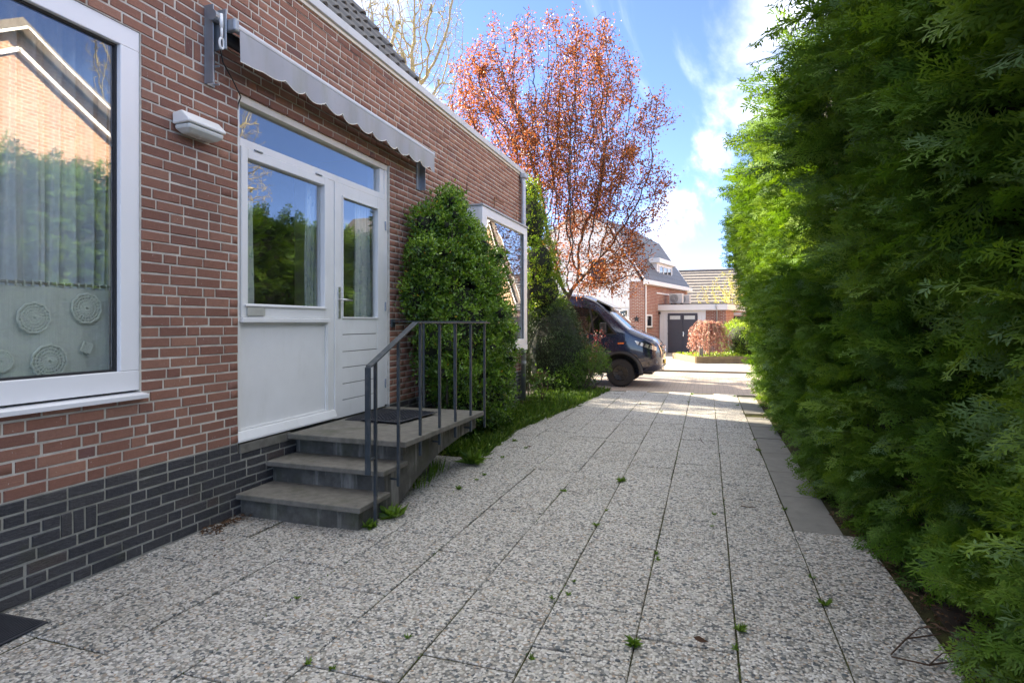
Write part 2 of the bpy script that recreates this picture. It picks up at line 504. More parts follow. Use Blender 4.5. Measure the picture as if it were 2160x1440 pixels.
def ellipsoid_pts(blobs, n, shell=.25):
    """points in the outer shell of a union of ellipsoids (cx,cy,cz,rx,ry,rz) with outward normals"""
    bl = np.array(blobs)
    a = bl[:, 3] * bl[:, 4] + bl[:, 4] * bl[:, 5] + bl[:, 3] * bl[:, 5]
    idx = rng.choice(len(bl), size=n * 2, p=a / a.sum())
    d = unit(rng.normal(size=(n * 2, 3)))
    rad = 1 - shell * rng.random((n * 2, 1)) ** 1.5
    wob = 1 + .07 * np.sin(d[:, :1] * 7 + idx[:, None]) + .06 * np.sin(d[:, 1:2] * 9 + 1.3 * idx[:, None]) + .05 * np.sin(d[:, 2:3] * 11)
    P = bl[idx, :3] + d * bl[idx, 3:] * rad * wob
    N = unit(d / bl[idx, 3:])
    q = np.min(np.linalg.norm((P[:, None, :] - bl[None, :, :3]) / bl[None, :, 3:], axis=2), axis=1)
    ok = q > 1 - shell * 1.05
    P, N = P[ok][:n], N[ok][:n]
    return P, N
def in_blobs(blobs, n, jitter=0):
    bl = np.array(blobs)
    vol = bl[:, 3] * bl[:, 4] * bl[:, 5]
    idx = rng.choice(len(bl), size=n, p=vol / vol.sum())
    d = unit(rng.normal(size=(n, 3))) * rng.random((n, 1)) ** (1 / 3)
    return bl[idx, :3] + d * bl[idx, 3:]
def colonize(pts, start, step=.22, di=2.0, dk=.4, maxn=4000, grav=0.0, iters=160):
    """space colonization: start = list of chained nodes; returns positions, parents"""
    pos = [np.array(p, float) for p in start]
    par = [-1] + list(range(len(start) - 1))
    pts = np.array(pts, float)
    arr = np.array(pos)
    dm = np.linalg.norm(pts[:, None] - arr[None], axis=2)
    near = dm.argmin(1); dist = dm.min(1)
    for _ in range(iters):
        act = dist < di
        if not act.any() or len(pos) > maxn:
            break
        dirs = {}
        ids = near[act]
        vec = unit(pts[act] - np.array(pos)[ids])
        acc = np.zeros((len(pos), 3))
        np.add.at(acc, ids, vec)
        u = np.unique(ids)
        new = []
        for k in u:
            d = acc[k]
            l = np.linalg.norm(d)
            if l < 1e-6:
                continue
            d = d / l + rng.normal(size=3) * .12 + np.array([0, 0, grav])
            d /= np.linalg.norm(d)
            q = pos[k] + d * step
            new.append((q, k))
        if not new:
            break
        b0 = len(pos)
        for q, k in new:
            pos.append(q); par.append(int(k))
        na = np.array([q for q, _ in new])
        dd = np.linalg.norm(pts[:, None] - na[None], axis=2)
        nm = dd.argmin(1); dmn = dd.min(1)
        upd = dmn < dist
        near[upd] = nm[upd] + b0; dist[upd] = dmn[upd]
        keep = dist > dk
        pts, near, dist = pts[keep], near[keep], dist[keep]
        if len(pts) == 0:
            break
    return np.array(pos), np.array(par)
def radii(par, tip=.006, e=2.4):
    n = len(par)
    acc = np.zeros(n)
    r = np.zeros(n)
    for i in range(n - 1, -1, -1):
        r[i] = max(tip, acc[i] ** (1 / e)) if acc[i] > 0 else tip
        if par[i] >= 0:
            acc[par[i]] += r[i] ** e
    return r
def branch_mesh(pos, par, rad, sides=5):
    i = np.where(par >= 0)[0]
    a, b = pos[par[i]], pos[i]
    ra, rb = rad[par[i]], rad[i]
    ra = np.minimum(ra, rb * 1.6)
    d = unit(b - a)
    ref = np.where(np.abs(d[:, 2:3]) > .9, np.array([[1., 0, 0]]), np.array([[0, 0, 1.]]))
    u = unit(np.cross(d, ref)); v = np.cross(d, u)
    ang = np.arange(sides) * 2 * np.pi / sides
    ring = u[:, None] * np.cos(ang)[None, :, None] + v[:, None] * np.sin(ang)[None, :, None]
    V = np.concatenate([a[:, None] - d[:, None] * (ra * .3)[:, None, None] + ring * ra[:, None, None], b[:, None] + ring * rb[:, None, None]], 1).reshape(-1, 3)
    k = np.arange(sides)
    f = np.stack([k, (k + 1) % sides, sides + (k + 1) % sides, sides + k], 1)
    F = (f[None] + (np.arange(len(i)) * 2 * sides)[:, None, None]).reshape(-1, 4)
    return V, F
# photo pixel -> point (a pixel gives only a direction; the plane gives the distance)
cT, sT = math.cos(YAW), math.sin(YAW)
def ray(px, py):
    X = (px - 1080) / FPX
    return X * cT - sT, X * sT + cT, -(py - HY) / FPX
def on_z(px, py, z=0.):
    r = ray(px, py); k = (z - CAM_H) / r[2]; return k * r[0], k * r[1]
def on_x(px, py, x):
    r = ray(px, py); k = x / r[0]; return k * r[1], CAM_H + k * r[2]
def on_y(px, py, y):
    r = ray(px, py); k = y / r[1]; return k * r[0], CAM_H + k * r[2]
def project(x, y, z):
    X = x * cT + y * sT; Z = -x * sT + y * cT
    return 1080 + FPX * X / Z, HY - FPX * (z - CAM_H) / Z, Z
# ================================================================= ground, driveway, street
B().add([(-300, -300, -.45), (300, -300, -.45), (300, 300, -.45), (-300, 300, -.45)], [(0, 1, 2, 3)]).build('ground', 'soil', kind='structure')
B().add([(-80, 12.95, -.30), (80, 12.95, -.30), (80, 20.1, -.30), (-80, 20.1, -.30)], [(0, 1, 2, 3)]).build('street', 'street_pavers', kind='structure')
# own pavement: ramps down from the driveway to the street
B().add([(-30, 11.78, -.035), (30, 11.78, -.035), (30, 12.95, -.20), (-30, 12.95, -.20), (-30, 12.95, -.40), (30, 12.95, -.40)], [(0, 1, 2, 3), (3, 2, 5, 4)]).build('pavement', 'street_pavers', kind='structure')
B().box(-80, 80, 20.1, 24.6, -.43, -.235).build('far_pavement', 'pavement_slabs', bevel=.02, kind='structure')
B().add([(-80, 24.6, -.243), (80, 24.6, -.243), (80, 60, -.243), (-80, 60, -.243)], [(0, 1, 2, 3)]).build('forecourt', 'pavement_slabs', kind='structure')
B().box(-16, 14, -9, 11.60, -.44, -.045).build('garden_soil', 'soil', kind='structure')

drive = empty('driveway', (0, 0, 0)); tag(drive, kind='structure')
B().add([(-3.09, -.6, -.0075), (1.0, -.6, -.0075), (1.0, 11.6, -.0075), (-3.09, 11.6, -.0075)], [(0, 1, 2, 3)]).build('joint_bed', 'joint_soil', drive)
def tile_mesh(name, sx, sy, mat, n=3):
    out = []
    for k in range(n):
        b = B()
        hx, hy, ch = sx / 2, sy / 2, .004
        j = lambda s=.002: random.uniform(-s, s)
        top = [(-hx + ch + j(), -hy + ch + j(), 0), (hx - ch + j(), -hy + ch + j(), 0), (hx - ch + j(), hy - ch + j(), 0), (-hx + ch + j(), hy - ch + j(), 0)]
        mid = [(-hx, -hy, -.004), (hx, -hy, -.004), (hx, hy, -.004), (-hx, hy, -.004)]
        low = [(x, y, -.04) for x, y, _ in mid]
        b.add(top + mid + low, [(0, 1, 2, 3)] + [(4 + i, 4 + (i + 1) % 4, (i + 1) % 4, i) for i in range(4)] + [(8 + i, 8 + (i + 1) % 4, 4 + (i + 1) % 4, 4 + i) for i in range(4)])
        me = bpy.data.meshes.new(name)
        me.from_pydata(b.v, [], b.f); me.materials.append(MATS[mat]); out.append(me)
    return out
TP = .405
gm = tile_mesh('paving_tile', TP - .006, TP - .005, 'gravel_tile')
gcut = tile_mesh('paving_tile_cut', .358, TP - .005, 'gravel_tile')
def put(me, name, parent, x, y, z=0, rot=0., tilt=.0025, **tags):
    o = bpy.data.objects.new(name, me); COL.objects.link(o)
    o.parent = parent
    o.location = (x, y, z + random.uniform(-.0035, .0015))
    o.rotation_euler = (random.gauss(0, tilt), random.gauss(0, tilt), rot + random.gauss(0, .004))
    o['rnd'] = random.random()
    return o
cols = [.525 - TP * (i + .5) for i in range(-1, 8)]
for i, xc in enumerate(cols):
    off = .30 if i % 2 == 1 else .105      # half bond
    k = 0
    while True:
        yc = off + TP * (k + .5); k += 1
        if yc > 11.45:
            break
        if yc < .75:
            continue
        if i == 0 and (yc > 4.25):
            continue
        if xc < -2.4 and yc > 5.5:
            continue
        if xc < -2.12 and 3.40 < yc < 5.2:
            pass
        put(random.choice(gm), 'paving_tile', drive, xc + random.gauss(0, .0012), yc)
for k in range(12):
    yc = .105 + TP * (k + .5)
    if .75 < yc < 3.2:
        put(random.choice(gcut), 'paving_tile', drive, -2.905, yc)
pm = tile_mesh('edge_slab', .29, .79, 'plain_tile', 2)
for k in range(9):
    put(random.choice(pm), 'edge_slab', drive, .677, 4.56 + k * .798, -.004)
km = tile_mesh('kerb_stone', .99, .15, 'plain_tile', 2)
for k in range(7):
    o = put(random.choice(km), 'kerb_stone', drive, -2.9 + k, 11.69, -.022 + random.uniform(-.01, .004))
# ================================================================= brick house
W = -3.084
house = empty('brick_house', (W, 4.0, 0), 'red brick house on a dark brick plinth with white framed windows and door', 'house')
YS, YE, ZT = -4.0, 9.78, 3.94
OPEN = [(.30, 2.511, .935, 3.0), (3.248, 5.29, .43, 2.955), (7.21, 9.23, .905, 2.89)]
CO = .0625
PT = .50                       # top of plinth
# mortar body behind the bricks, split round the openings
zc = sorted({-.3, PT, ZT} | {o[2] for o in OPEN} | {o[3] for o in OPEN})
bl = B(); bp = B()
for z0, z1 in zip(zc[:-1], zc[1:]):
    cuts = [(a, b) for a, b, c, d in OPEN if c < (z0 + z1) / 2 < d]
    y = YS
    for a, b in sorted(cuts) + [(YE - .006, None)]:
        if a - y > .001:
            (bp if z1 <= PT + 1e-6 else bl).box(W - .26, W - .005, y, a, z0, z1)
        if b is None: break
        y = b
bl.build('wall', 'mortar', house)
bp.build('plinth', 'plinth_mortar', house)
# the bricks themselves
def brick_unit(kind):
    """1 x 1 x 1 front face brick (y length, z height), rough edges; x in 0 .. -1"""
    ms = []
    for k in range(4):
        b = B()
        jy, jz = (.008, .035) if kind == 'red' else (.014, .06)
        r = lambda a: random.uniform(-a, a)
        fr = [(r(.06), -.5 + .02 + r(jy), -.5 + .06 + r(jz)), (r(.06), r(.1), -.5 + .05 + r(jz)), (r(.06), .5 - .02 + r(jy), -.5 + .06 + r(jz)),
              (r(.06), .5 - .02 + r(jy), .5 - .06 + r(jz)), (r(.06), r(.1), .5 - .05 + r(jz)), (r(.06), -.5 + .02 + r(jy), .5 - .06 + r(jz))]
        md = [(-.14, -.5, -.5), (-.14, 0, -.5), (-.14, .5, -.5), (-.14, .5, .5), (-.14, 0, .5), (-.14, -.5, .5)]
        bk = [(-1.2, y, z) for _, y, z in md]
        b.add(fr + md + bk, [(0, 1, 4, 5), (1, 2, 3, 4)] + [(6 + i, 6 + (i + 1) % 6, (i + 1) % 6, i) for i in range(6)] + [(12 + i, 12 + (i + 1) % 6, 6 + (i + 1) % 6, 6 + i) for i in range(6)])
        me = bpy.data.meshes.new(kind + '_brick_unit')
        me.from_pydata(b.v, [], b.f); me.materials.append(MATS[kind + '_brick']); ms.append(me)
    return ms
units = {'red': brick_unit('red'), 'dark': brick_unit('dark')}
rb_ = random.Random(21)
bricks = []                    # (kind, y, z, length, height)
soldiers = [('dark', 2.075, .25, 3), ('red', 2.815, 3.0 - .0625 * 2 + .125, 2)]   # upright repair bricks spanning two courses
def row(kind, z, h, segs):
    for a, b in segs:
        y = a
        last = None
        seq = []
        while y < b - .03:
            if last is None:
                L = rb_.choice([.183, .086, .135, .06, .11, .16, .183])
            else:
                L = .183 if rb_.random() < .66 or last < .1 else .086
            if b - (y + L) < .05:
                L = b - y
            seq.append((y, L)); last = L
            y += L + .0115
        for y0, L in seq:
            bricks.append((kind, y0 + L / 2, z + h / 2, L, h))
ncourse = int(round((ZT - 0) / CO))
for i in range(-1, 63):
    z = i * CO
    kind = 'dark' if z < PT - .01 else 'red'
    zm = z + CO / 2
    holes = [(a, b) for a, b, c, d in OPEN if c - .012 < zm < d + .008]
    for k, y0, z0, n in soldiers:
        if z0 - .01 < zm < z0 + 2 * CO:
            holes.append((y0, y0 + n * .0625 - .006))
    segs = []; y = -1.0
    for a, b in sorted(holes):
        if a - y > .03: segs.append((y, a - .006 if a - y > .05 else a))
        y = b + .006
    segs.append((y, YE))
    row(kind, z + .0057, CO - .0114, segs)
for k, y0, z0, n in soldiers:
    for j in range(n):
        bricks.append((k, y0 + j * .0625 + .026, z0 + CO, .050, 2 * CO - .0115))
scored = []
for i, (k, y, z, L, h) in enumerate(bricks):
    px, py, Z = project(W, y, z)
    vis = Z > .5 and -15 < px < 2160 and -15 < py < 1460
    hid = (5.5 < y < 7.3 and z < 2.5)      # behind the shrub
    scored.append((0 if (not vis) else L * h / Z ** 3 * (0.2 if hid else 1), i))
for kind, name in (('red', 'brick'), ('dark', 'plinth_brick')):
    ids = [i for s_, i in sorted(scored, reverse=True) if bricks[i][0] == kind and s_ > 0][:300]
    single = set(ids)
    for i in ids:
        k, y, z, L, h = bricks[i]
        o = bpy.data.objects.new(name, rb_.choice(units[k])); COL.objects.link(o)
        o.parent = house
        o.location = (rb_.uniform(-.0022, .0022), y - 4.0 + rb_.uniform(-.0015, .0015), z + rb_.uniform(-.001, .001))
        o.scale = (.028, L, h)
        o.rotation_euler = (rb_.gauss(0, .005 if k == 'red' else .009), 0, rb_.gauss(0, .006))
        o['rnd'] = rb_.random()
    Vs, Fs, Rs = [], [], []
    nv = 0
    for i, (k, y, z, L, h) in enumerate(bricks):
        if k != kind or i in single:
            continue
        me = rb_.choice(units[k])
        v = np.array([x.co[:] for x in me.vertices]) * np.array([.028, L, h]) + np.array([W + rb_.uniform(-.002, .002), y, z])
        for p in me.polygons:
            Fs.append([q + nv for q in p.vertices])
        Rs += [rb_.random()] * len(me.polygons)
        Vs.append(v); nv += len(v)
    mesh_np(name + '_rest', np.concatenate(Vs), np.array(Fs), kind + '_brick', house, rnd=np.array(Rs), kind='stuff')
# far end wall, back, inner shell and flat roof
brickmat('side_brick', (.20, .085, .06), (.26, .11, .075), (.36, .335, .29), .195, .0625, .011, obj=False)
b = B()
b.box(-11.0, W - .262, YE - .25, YE - .004, -.3, ZT)
b.box(-11.0, -10.75, YS, YE - .26, -.3, .9).box(-11.0, -10.75, YS, YE - .26, 2.9, ZT)  # gaps added in the unseen rear wall to light the rooms
for y_ in (YS, -.6, 2.6, 5.8, YE - .8):
    b.box(-11.0, -10.75, y_, y_ + .5, .901, 2.899)
b.box(-10.74, W - .262, YS, YS + .25, -.3, ZT)
b.build('rear_wall', 'side_brick', house)
B().box(-10.9, W - .01, 5.93, YE - .01, ZT + .002, ZT + .05).build('flat_roof', 'black_board', house)
b = B().box(W - .05, W + .045, YS, YE + .06, 3.925, 4.0).box(-11.1, W - .052, YE - .03, YE + .06, 3.925, 4.0)
b.build('roof_edge_trim', 'trim_metal', house, bevel=.004)
B().box(W - .03, W + .018, YS, YE + .03, 3.895, 3.923).build('trim_fillet', 'cream_paint', house)
# rooms behind the glass
b = B()
b.box(-7.0, -6.9, -3.7, 9.4, .3, 1.2).box(-7.0, -6.9, -3.7, 9.4, 2.7, 3.2)                # back wall, long opening added to let daylight into the room
for y_ in (-3.7, -.6, 1.9, 4.1, 6.5, 9.0):
    b.box(-7.0, -6.9, y_, y_ + .4, 1.201, 2.699)
b.box(-6.89, W - .30, 2.95, 3.02, .3, 3.2)           # partition
b.box(-6.89, W - .30, 5.6, 5.67, .3, 3.2)
b.build('room_wall', 'interior_wall', house)
B().box(-4.6, -4.5, 3.03, 5.59, .43, 3.14).build('hall_dark_backing', 'interior_dark', house)  # dark sheet added behind the door glass so the hall looks unlit
B().box(-6.89, W - .28, -3.7, 9.4, .32, .42).build('room_floor', 'interior_wood', house)
B().box(-6.89, W - .28, -3.7, 9.4, 3.15, 3.2).build('room_ceiling', 'far_white', house)

# open joints and a stepped crack high in the wall
for k, (p0, p1, th) in enumerate((((605, 2), (700, 78), .0025), ((712, 86), (754, 120), .008), ((754, 120), (842, 190), .0025), ((1035, 318), (1058, 336), .006), ((905, 268), (940, 296), .003))):
    (ya, za), (yb, zb) = on_x(*p0, W), on_x(*p1, W)
    zr = round((za + zb) / 2 / CO) * CO
    B().box(W - .0048, W - .0015, ya, yb, zr - th / 2 - .001, zr + th / 2 - .001).build('open_joint', 'interior_dark', house)
for yj, zj in ((5.72, 3.53), (8.35, 3.62)):
    zr = round(zj / CO) * CO
    B().box(W - .0045, W + .0012, yj, yj + .006, zr + .004, zr + CO - .004).build('crack', 'interior_dark', house)
# ---- large window
win = B()
y0, y1, z0, z1 = .30, 2.511, .952, 3.0
xf, xb = W - .012, W - .085
fw = .113
win.box(xb, xf, y0, y1, z0, z0 + fw).box(xb, xf, y0, y1, z1 - fw, z1).box(xb, xf, y1 - fw, y1, z0 + fw, z1 - fw).box(xb, xf, y0, y0 + fw, z0 + fw, z1 - fw)
wf = win.build('window', 'white_frame', house, bevel=.004)
gk = B()
a0, a1, c0, c1 = y0 + fw, y1 - fw, z0 + fw, z1 - fw
for bx_ in ((a0, a1, c0, c0 + .012), (a0, a1, c1 - .012, c1), (a1 - .012, a1, c0 + .012, c1 - .012), (a0, a0 + .012, c0 + .012, c1 - .012)):
    gk.box(xb + .012, xf - .028, *bx_)
gk.build('gasket', 'rubber', wf)
B().box(xb + .026, xb + .034, a0 + .004, a1 - .004, c0 + .004, c1 - .004).build('pane', 'glass', wf)
B().add([(W - .08, y0 - .02, .945), (W + .045, y0 - .02, .931), (W + .045, y1 + .018, .931), (W - .08, y1 + .018, .945),
         (W - .08, y0 - .02, .92), (W + .042, y0 - .02, .905), (W + .042, y1 + .018, .905), (W - .08, y1 + .018, .92)],
        [(0, 1, 2, 3), (4, 7, 6, 5), (0, 4, 5, 1), (1, 5, 6, 2), (2, 6, 7, 3), (3, 7, 4, 0)]).build('sill', 'white_frame', wf, bevel=.003)
B().box(xb - .02, xf - .02, y0 + .01, y1 - .003, .9455, .9515).build('sill_gap', 'rubber', wf)  # dark strip put in for the shaded gap under the frame

# ---- door set: frame, fanlight, side light over a panel, door leaf
DX = W - .03                 # front of frame
y0, y1, z0, z1 = 3.248, 5.29, .50, 2.955
fr = B()
fr.box(DX - .09, DX, y0, y0 + .045, z0 + .072, z1 - .066).box(DX - .09, DX, y1 - .052, y1, z0, z1 - .066)
fr.box(DX - .09, DX - .002, y0 + .0455, y1 - .0525, 2.582, 2.641)
fr.box(DX - .09, DX - .004, 4.300, 4.394, z0 + .072, 2.5815)
fr.box(DX - .088, DX - .008, 5.16, y1 - .0525, 2.6415, z1 - .0665)
dfr = fr.build('door_frame', 'white_paint', house, bevel=.005)
B().box(DX - .09, DX + .004, y0, y1, z1 - .065, z1).build('head', 'cream_paint', dfr, bevel=.005)
B().box(DX - .05, DX - .044, y0 + .04, 5.165, 2.636, z1 - .06).build('fanlight_pane', 'glass', dfr)
B().add([(DX - .09, y0, .572), (DX + .012, y0, .572), (DX + .034, y0, .515), (DX + .034, y0, .500), (DX - .09, y0, .500),
         (DX - .09, 4.392, .572), (DX + .012, 4.392, .572), (DX + .034, 4.392, .515), (DX + .034, 4.392, .500), (DX - .09, 4.392, .500)],
        [(0, 1, 2, 3, 4), (9, 8, 7, 6, 5), (0, 5, 6, 1), (1, 6, 7, 2), (2, 7, 8, 3), (3, 8, 9, 4), (4, 9, 5, 0)]).build('bottom_rail', 'white_paint', dfr, bevel=.004)
B().box(DX - .045, DX - .022, y0 + .0455, 4.2995, .5725, 1.3355).build('lower_panel', 'white_paint', dfr)
b = B().box(DX - .021, DX - .008, y0 + .046, y0 + .062, .573, 1.335).box(DX - .021, DX - .008, 4.284, 4.299, .573, 1.335)
b.box(DX - .021, DX - .008, y0 + .062, 4.284, .573, .588).box(DX - .021, DX - .008, y0 + .062, 4.284, 1.32, 1.335)
b.build('panel_bead', 'white_paint', dfr, bevel=.003)
B().box(DX - .08, DX + .026, y0 + .046, 4.299, 1.336, 1.372).build('ledge', 'white_paint', dfr, bevel=.006)
sl = B()
sy0, sy1, sz0, sz1 = 3.300, 4.2985, 1.373, 2.581
py0, py1, pz0, pz1 = 3.362, 4.247, 1.473, 2.512
sl.box(DX - .07, DX + .008, sy0, py0, sz0, sz1).box(DX - .07, DX + .008, py1, sy1, sz0, sz1).box(DX - .07, DX + .0075, py0, py1, sz0, pz0).box(DX - .07, DX + .0075, py0, py1, pz1, sz1)
sash = sl.build('casement', 'white_paint', dfr, bevel=.005)
B().box(DX - .04, DX - .034, py0 - .004, py1 + .004, pz0 - .004, pz1 + .004).build('pane', 'glass', sash)
B().box(DX + .009, DX + .022, 3.325, 4.26, 1.452, 1.466).build('drip_bead', 'white_paint', sash, bevel=.003)
B().box(DX + .009, DX + .02, 3.345, 3.52, 1.388, 1.446).build('name_plate', 'plate_grey', sash, bevel=.002)
door = B()
dy0, dy1, dz0, dz1 = 4.396, 5.236, .487, 2.580
qy0, qy1, qz0, qz1 = 4.509, 5.098, 1.385, 2.468
DF = DX + .004
door.box(DF - .05, DF, dy0, qy0, dz0, dz1).box(DF - .05, DF, qy1, dy1, dz0, dz1).box(DF - .05, DF - .0015, qy0, qy1, qz1, dz1)
gz = [.640, .785, .930, 1.075, 1.228]
zz = [dz0] + gz + [qz0]
for i in range(6):
    door.box(DF - .05, DF - .0015, qy0, qy1, zz[i] + (.0035 if i else 0), zz[i + 1] - (.0035 if i < 5 else 0))
leaf = door.build('door', 'white_paint', house, bevel=.0025)
B().box(DF - .045, DF - .02, qy0, qy1, dz0 + .01, qz0 - .01).build('groove_back', 'interior_dark', leaf)
b = B().box(DF + .0005, DF + .009, qy0 - .012, qy1 + .012, qz0 - .012, qz0 + .004)
b.box(DF + .0005, DF + .008, qy0 - .012, qy0 + .004, qz0 + .0045, qz1 + .012).box(DF + .0005, DF + .008, qy1 - .004, qy1 + .012, qz0 + .0045, qz1 + .012).box(DF + .0005, DF + .008, qy0 + .0045, qy1 - .0045, qz1 - .004, qz1 + .012)
b.build('glazing_bead', 'white_paint', leaf, bevel=.002)
B().box(DF - .03, DF - .024, qy0 - .003, qy1 + .003, qz0 - .003, qz1 + .003).build('pane', 'glass', leaf)
hd = B().box(DF, DF + .008, 4.432, 4.472, 1.375, 1.655)
plate = hd.build('lock_plate', 'door_metal', leaf, bevel=.003)
B().tube([(DF + .006, 4.452, 1.540), (DF + .05, 4.452, 1.540), (DF + .058, 4.462, 1.540), (DF + .058, 4.575, 1.537)], .0095, 10).build('door_handle', 'door_metal', leaf, smooth=True)
B().tube([(DF + .004, 4.452, 1.44), (DF + .013, 4.452, 1.44)], .012, 12).build('key_cylinder', 'door_metal', leaf)
for hz in (.72, 1.50, 2.32):
    B().tube([(DF + .006, dy1 + .004, hz - .045), (DF + .006, dy1 + .004, hz + .045)], .008, 8).build('hinge', 'steel', leaf)
for hy_, hz in ((3.46, 2.583), (4.16, 2.583)):
    B().tube([(DX + .012, hy_ - .04, hz), (DX + .012, hy_ + .04, hz)], .007, 8).build('hinge', 'steel', sash)
B().box(W - .2, W - .05, 3.25, 5.288, .35, .485).build('threshold', 'concrete_slab', house)
B().box(W - .03, W + .006, 3.26, 3.78, .425, .488).build('sub_sill', 'concrete_slab', house)

# ---- box bay window

BX = -2.813
b = B()
b.box(W + .001, BX - .0605, 7.21, 7.235, .905, 2.885)
bayo = b.build('bay_window', 'white_paint', house, bevel=.003)
B().box(W + .001, BX - .0605, 9.205, 9.23, .905, 2.885).build('side_board', 'white_paint', bayo, bevel=.003)
b = B()
yA, yB, zA, zB = 7.205, 9.235, .985, 2.885
b.box(BX - .06, BX, yA, yA + .17, zA, zB).box(BX - .06, BX, yB - .17, yB, zA, zB).box(BX - .06, BX - .001, yA + .1705, yB - .1705, zA, 1.075).box(BX - .06, BX - .001, yA + .1705, yB - .1705, 2.765, zB)
b.build('frame', 'white_frame', bayo, bevel=.006)
B().box(BX - .04, BX - .034, yA + .16, yB - .16, 1.065, 2.775).build('pane', 'glass', bayo)
B().box(W + .001, BX + .004, 7.2, 9.24, .895, .983).build('base_board', 'white_paint', bayo, bevel=.004)
B().box(W + .001, BX + .02, 7.19, 9.25, 2.887, 2.912).build('roof_flashing', 'zinc', bayo, bevel=.004)
b = B().box(BX - .028, BX - .012, yA + .1705, yA + .18, 1.076, 2.764).box(BX - .028, BX - .012, yB - .18, yB - .1705, 1.076, 2.764)
b.build('gasket', 'rubber', bayo)

# ---- downpipe at the corner
b = B().tube([(W + .06, 9.70, -.04), (W + .06, 9.70, 3.75), (W + .02, 9.70, 3.90)], .042, 14)
dp = b.build('downpipe', 'zinc', house, smooth=True)
for zz_ in (.62, 3.1):
    B().tube([(W + .06, 9.70, zz_), (W + .06, 9.70, zz_ + .05)], .05, 14).build('collar', 'zinc', dp, bevel=.003)
B().box(W + .019, W + .12, 9.63, 9.77, 3.84, 3.922).build('hopper', 'zinc', dp, bevel=.01)

# ---- pitched roof with verge at y = 5.9
PITCH = math.atan2(1.025, .834)
roof = B()
ex, ez, rx, rz = -3.11, 4.012, -7.6, 4.012 + (7.6 - 3.11) * math.tan(PITCH)
roof.add([(ex, YS, ez), (ex, 5.88, ez), (rx, 5.88, rz), (rx, YS, rz), (-11.0, 5.88, 5.2), (-11.0, YS, 5.2), (rx, 5.88, ez), (-11, 5.88, ez), (ex, 5.88, ez - .05), (ex, YS, ez - .05), (-11, YS, ez - .05), (rx, YS, ez)],
         [(0, 1, 2, 3), (3, 2, 4, 5), (1, 2, 4, 7), (0, 3, 5, 10, 9)])
roofo = roof.build('roof', 'roof_tile', house, recalc=False)
GA, TW = .272, .205
ca, sa = math.cos(PITCH), math.sin(PITCH)
prof = [(-.10, .0), (-.07, -.004), (-.03, -.004), (0, .004), (.025, .030), (.05, .042), (.075, .032), (.105, .006)]
def tile_shape(roll=False):
    v, f = [], []
    pr = prof if not roll else [(.0, -.10), (-.012, .0), (.0, .035), (.03, .058), (.065, .062), (.095, .045), (.11, .01), (.11, -.13)]
    n = len(pr)
    for u, lift in ((0, .022), (.315, -.012)):
        for dz in (0, -.020):
            for a_, h_ in pr:
                hh = h_ + lift + dz
                # u up the slope, a_ along y, hh normal to the slope
                v.append((-ca * u + sa * hh, a_, sa * u + ca * hh))
    for i in range(n - 1):
        f += [(i, i + 1, 2 * n + i + 1, 2 * n + i), (n + i, 3 * n + i, 3 * n + i + 1, n + i + 1), (i, n + i, n + i + 1, i + 1)]
    f += [(0, 2 * n, 3 * n, n), (n - 1, 2 * n - 1, 4 * n - 1, 3 * n - 1)]
    me = bpy.data.meshes.new('verge_tile' if roll else 'roof_tile')
    me.from_pydata(v, [], f); me.materials.append(MATS['roof_tile'])
    return me
tmesh, vmesh = tile_shape(), tile_shape(True)
Vs, Fs, nv = [], [], 0
nrow = int((7.6 - 3.11) / ca / GA)
for r_ in range(nrow):
    for c_ in range(48):
        yy = 5.80 - c_ * TW if c_ else 5.80
        if yy < YS: break
        xx, zz_ = ex - ca * GA * r_, ez + sa * GA * r_
        me = vmesh if c_ == 0 else tmesh
        if r_ < 9 and c_ < 12:
            o = bpy.data.objects.new('verge_tile' if c_ == 0 else 'roof_tile', me); COL.objects.link(o)
            o.parent = roofo; o.location = (xx - W, yy - 4.0 + random.gauss(0, .003), zz_ + .006)
            o.rotation_euler = (0, random.gauss(0, .006), random.gauss(0, .008))
        else:
            v = np.array([q.co[:] for q in me.vertices]) + np.array([xx, yy, zz_ + .006])
            Vs.append(v)
            for p in me.polygons: Fs.append([q + nv for q in p.vertices])
            nv += len(v)
mesh_np('roof_tile_rest', np.concatenate(Vs), np.array(Fs), 'roof_tile', roofo, kind='stuff')

# ---- things fixed to or standing behind the wall
# curtains
simple('linen', (.66, .70, .70), .95, .06, 40, .25, 400)
t = NT('sheer_linen')
c = t.mix(t.mapr(t.noise(t.pos((1, 260, 6)), 1, 3), .3, .7), (.60, .63, .56), (.70, .73, .66))
bs_ = t.pbr(c, .95, t.bump(t.noise(t.pos(), 500, 2), .2, .002), spec=.1)
simple('crochet', (.74, .77, .68), .95, .08, 60, .6, 300)
t = NT('print_curtain')
c = t.mix(t.mapr(t.noise(t.pos((1, 1, .35)), 38, 3), .62, .66), (.60, .63, .60), (.33, .40, .42))
t.pbr(c, .95)
def drape(name, x, ya, yb, za, zb, amp, folds, mat, label, cat, ph=0., group=None, taper=0):
    n, m = 110, 14
    pts = []
    for i in range(n):
        u = i / (n - 1)
        for j in range(m):
            v = j / (m - 1)
            a = amp * (math.sin(u * folds * 6.283 + ph + .7 * math.sin(v * 2.2 + u * 9)) + .45 * math.sin(u * folds * 2.3 * 6.283 + 1.3 + v * 1.5)) * (.75 + .4 * v)
            pts.append((x + a, ya + (yb - ya) * (u + taper * (1 - v) * u) + .012 * math.sin(v * 4 + u * 17), zb + (za - zb) * v))
    return B().grid(pts, n, m).build(name, mat, None, smooth=True, label=label, cat=cat, group=group, recalc=False)
XG = W - .06
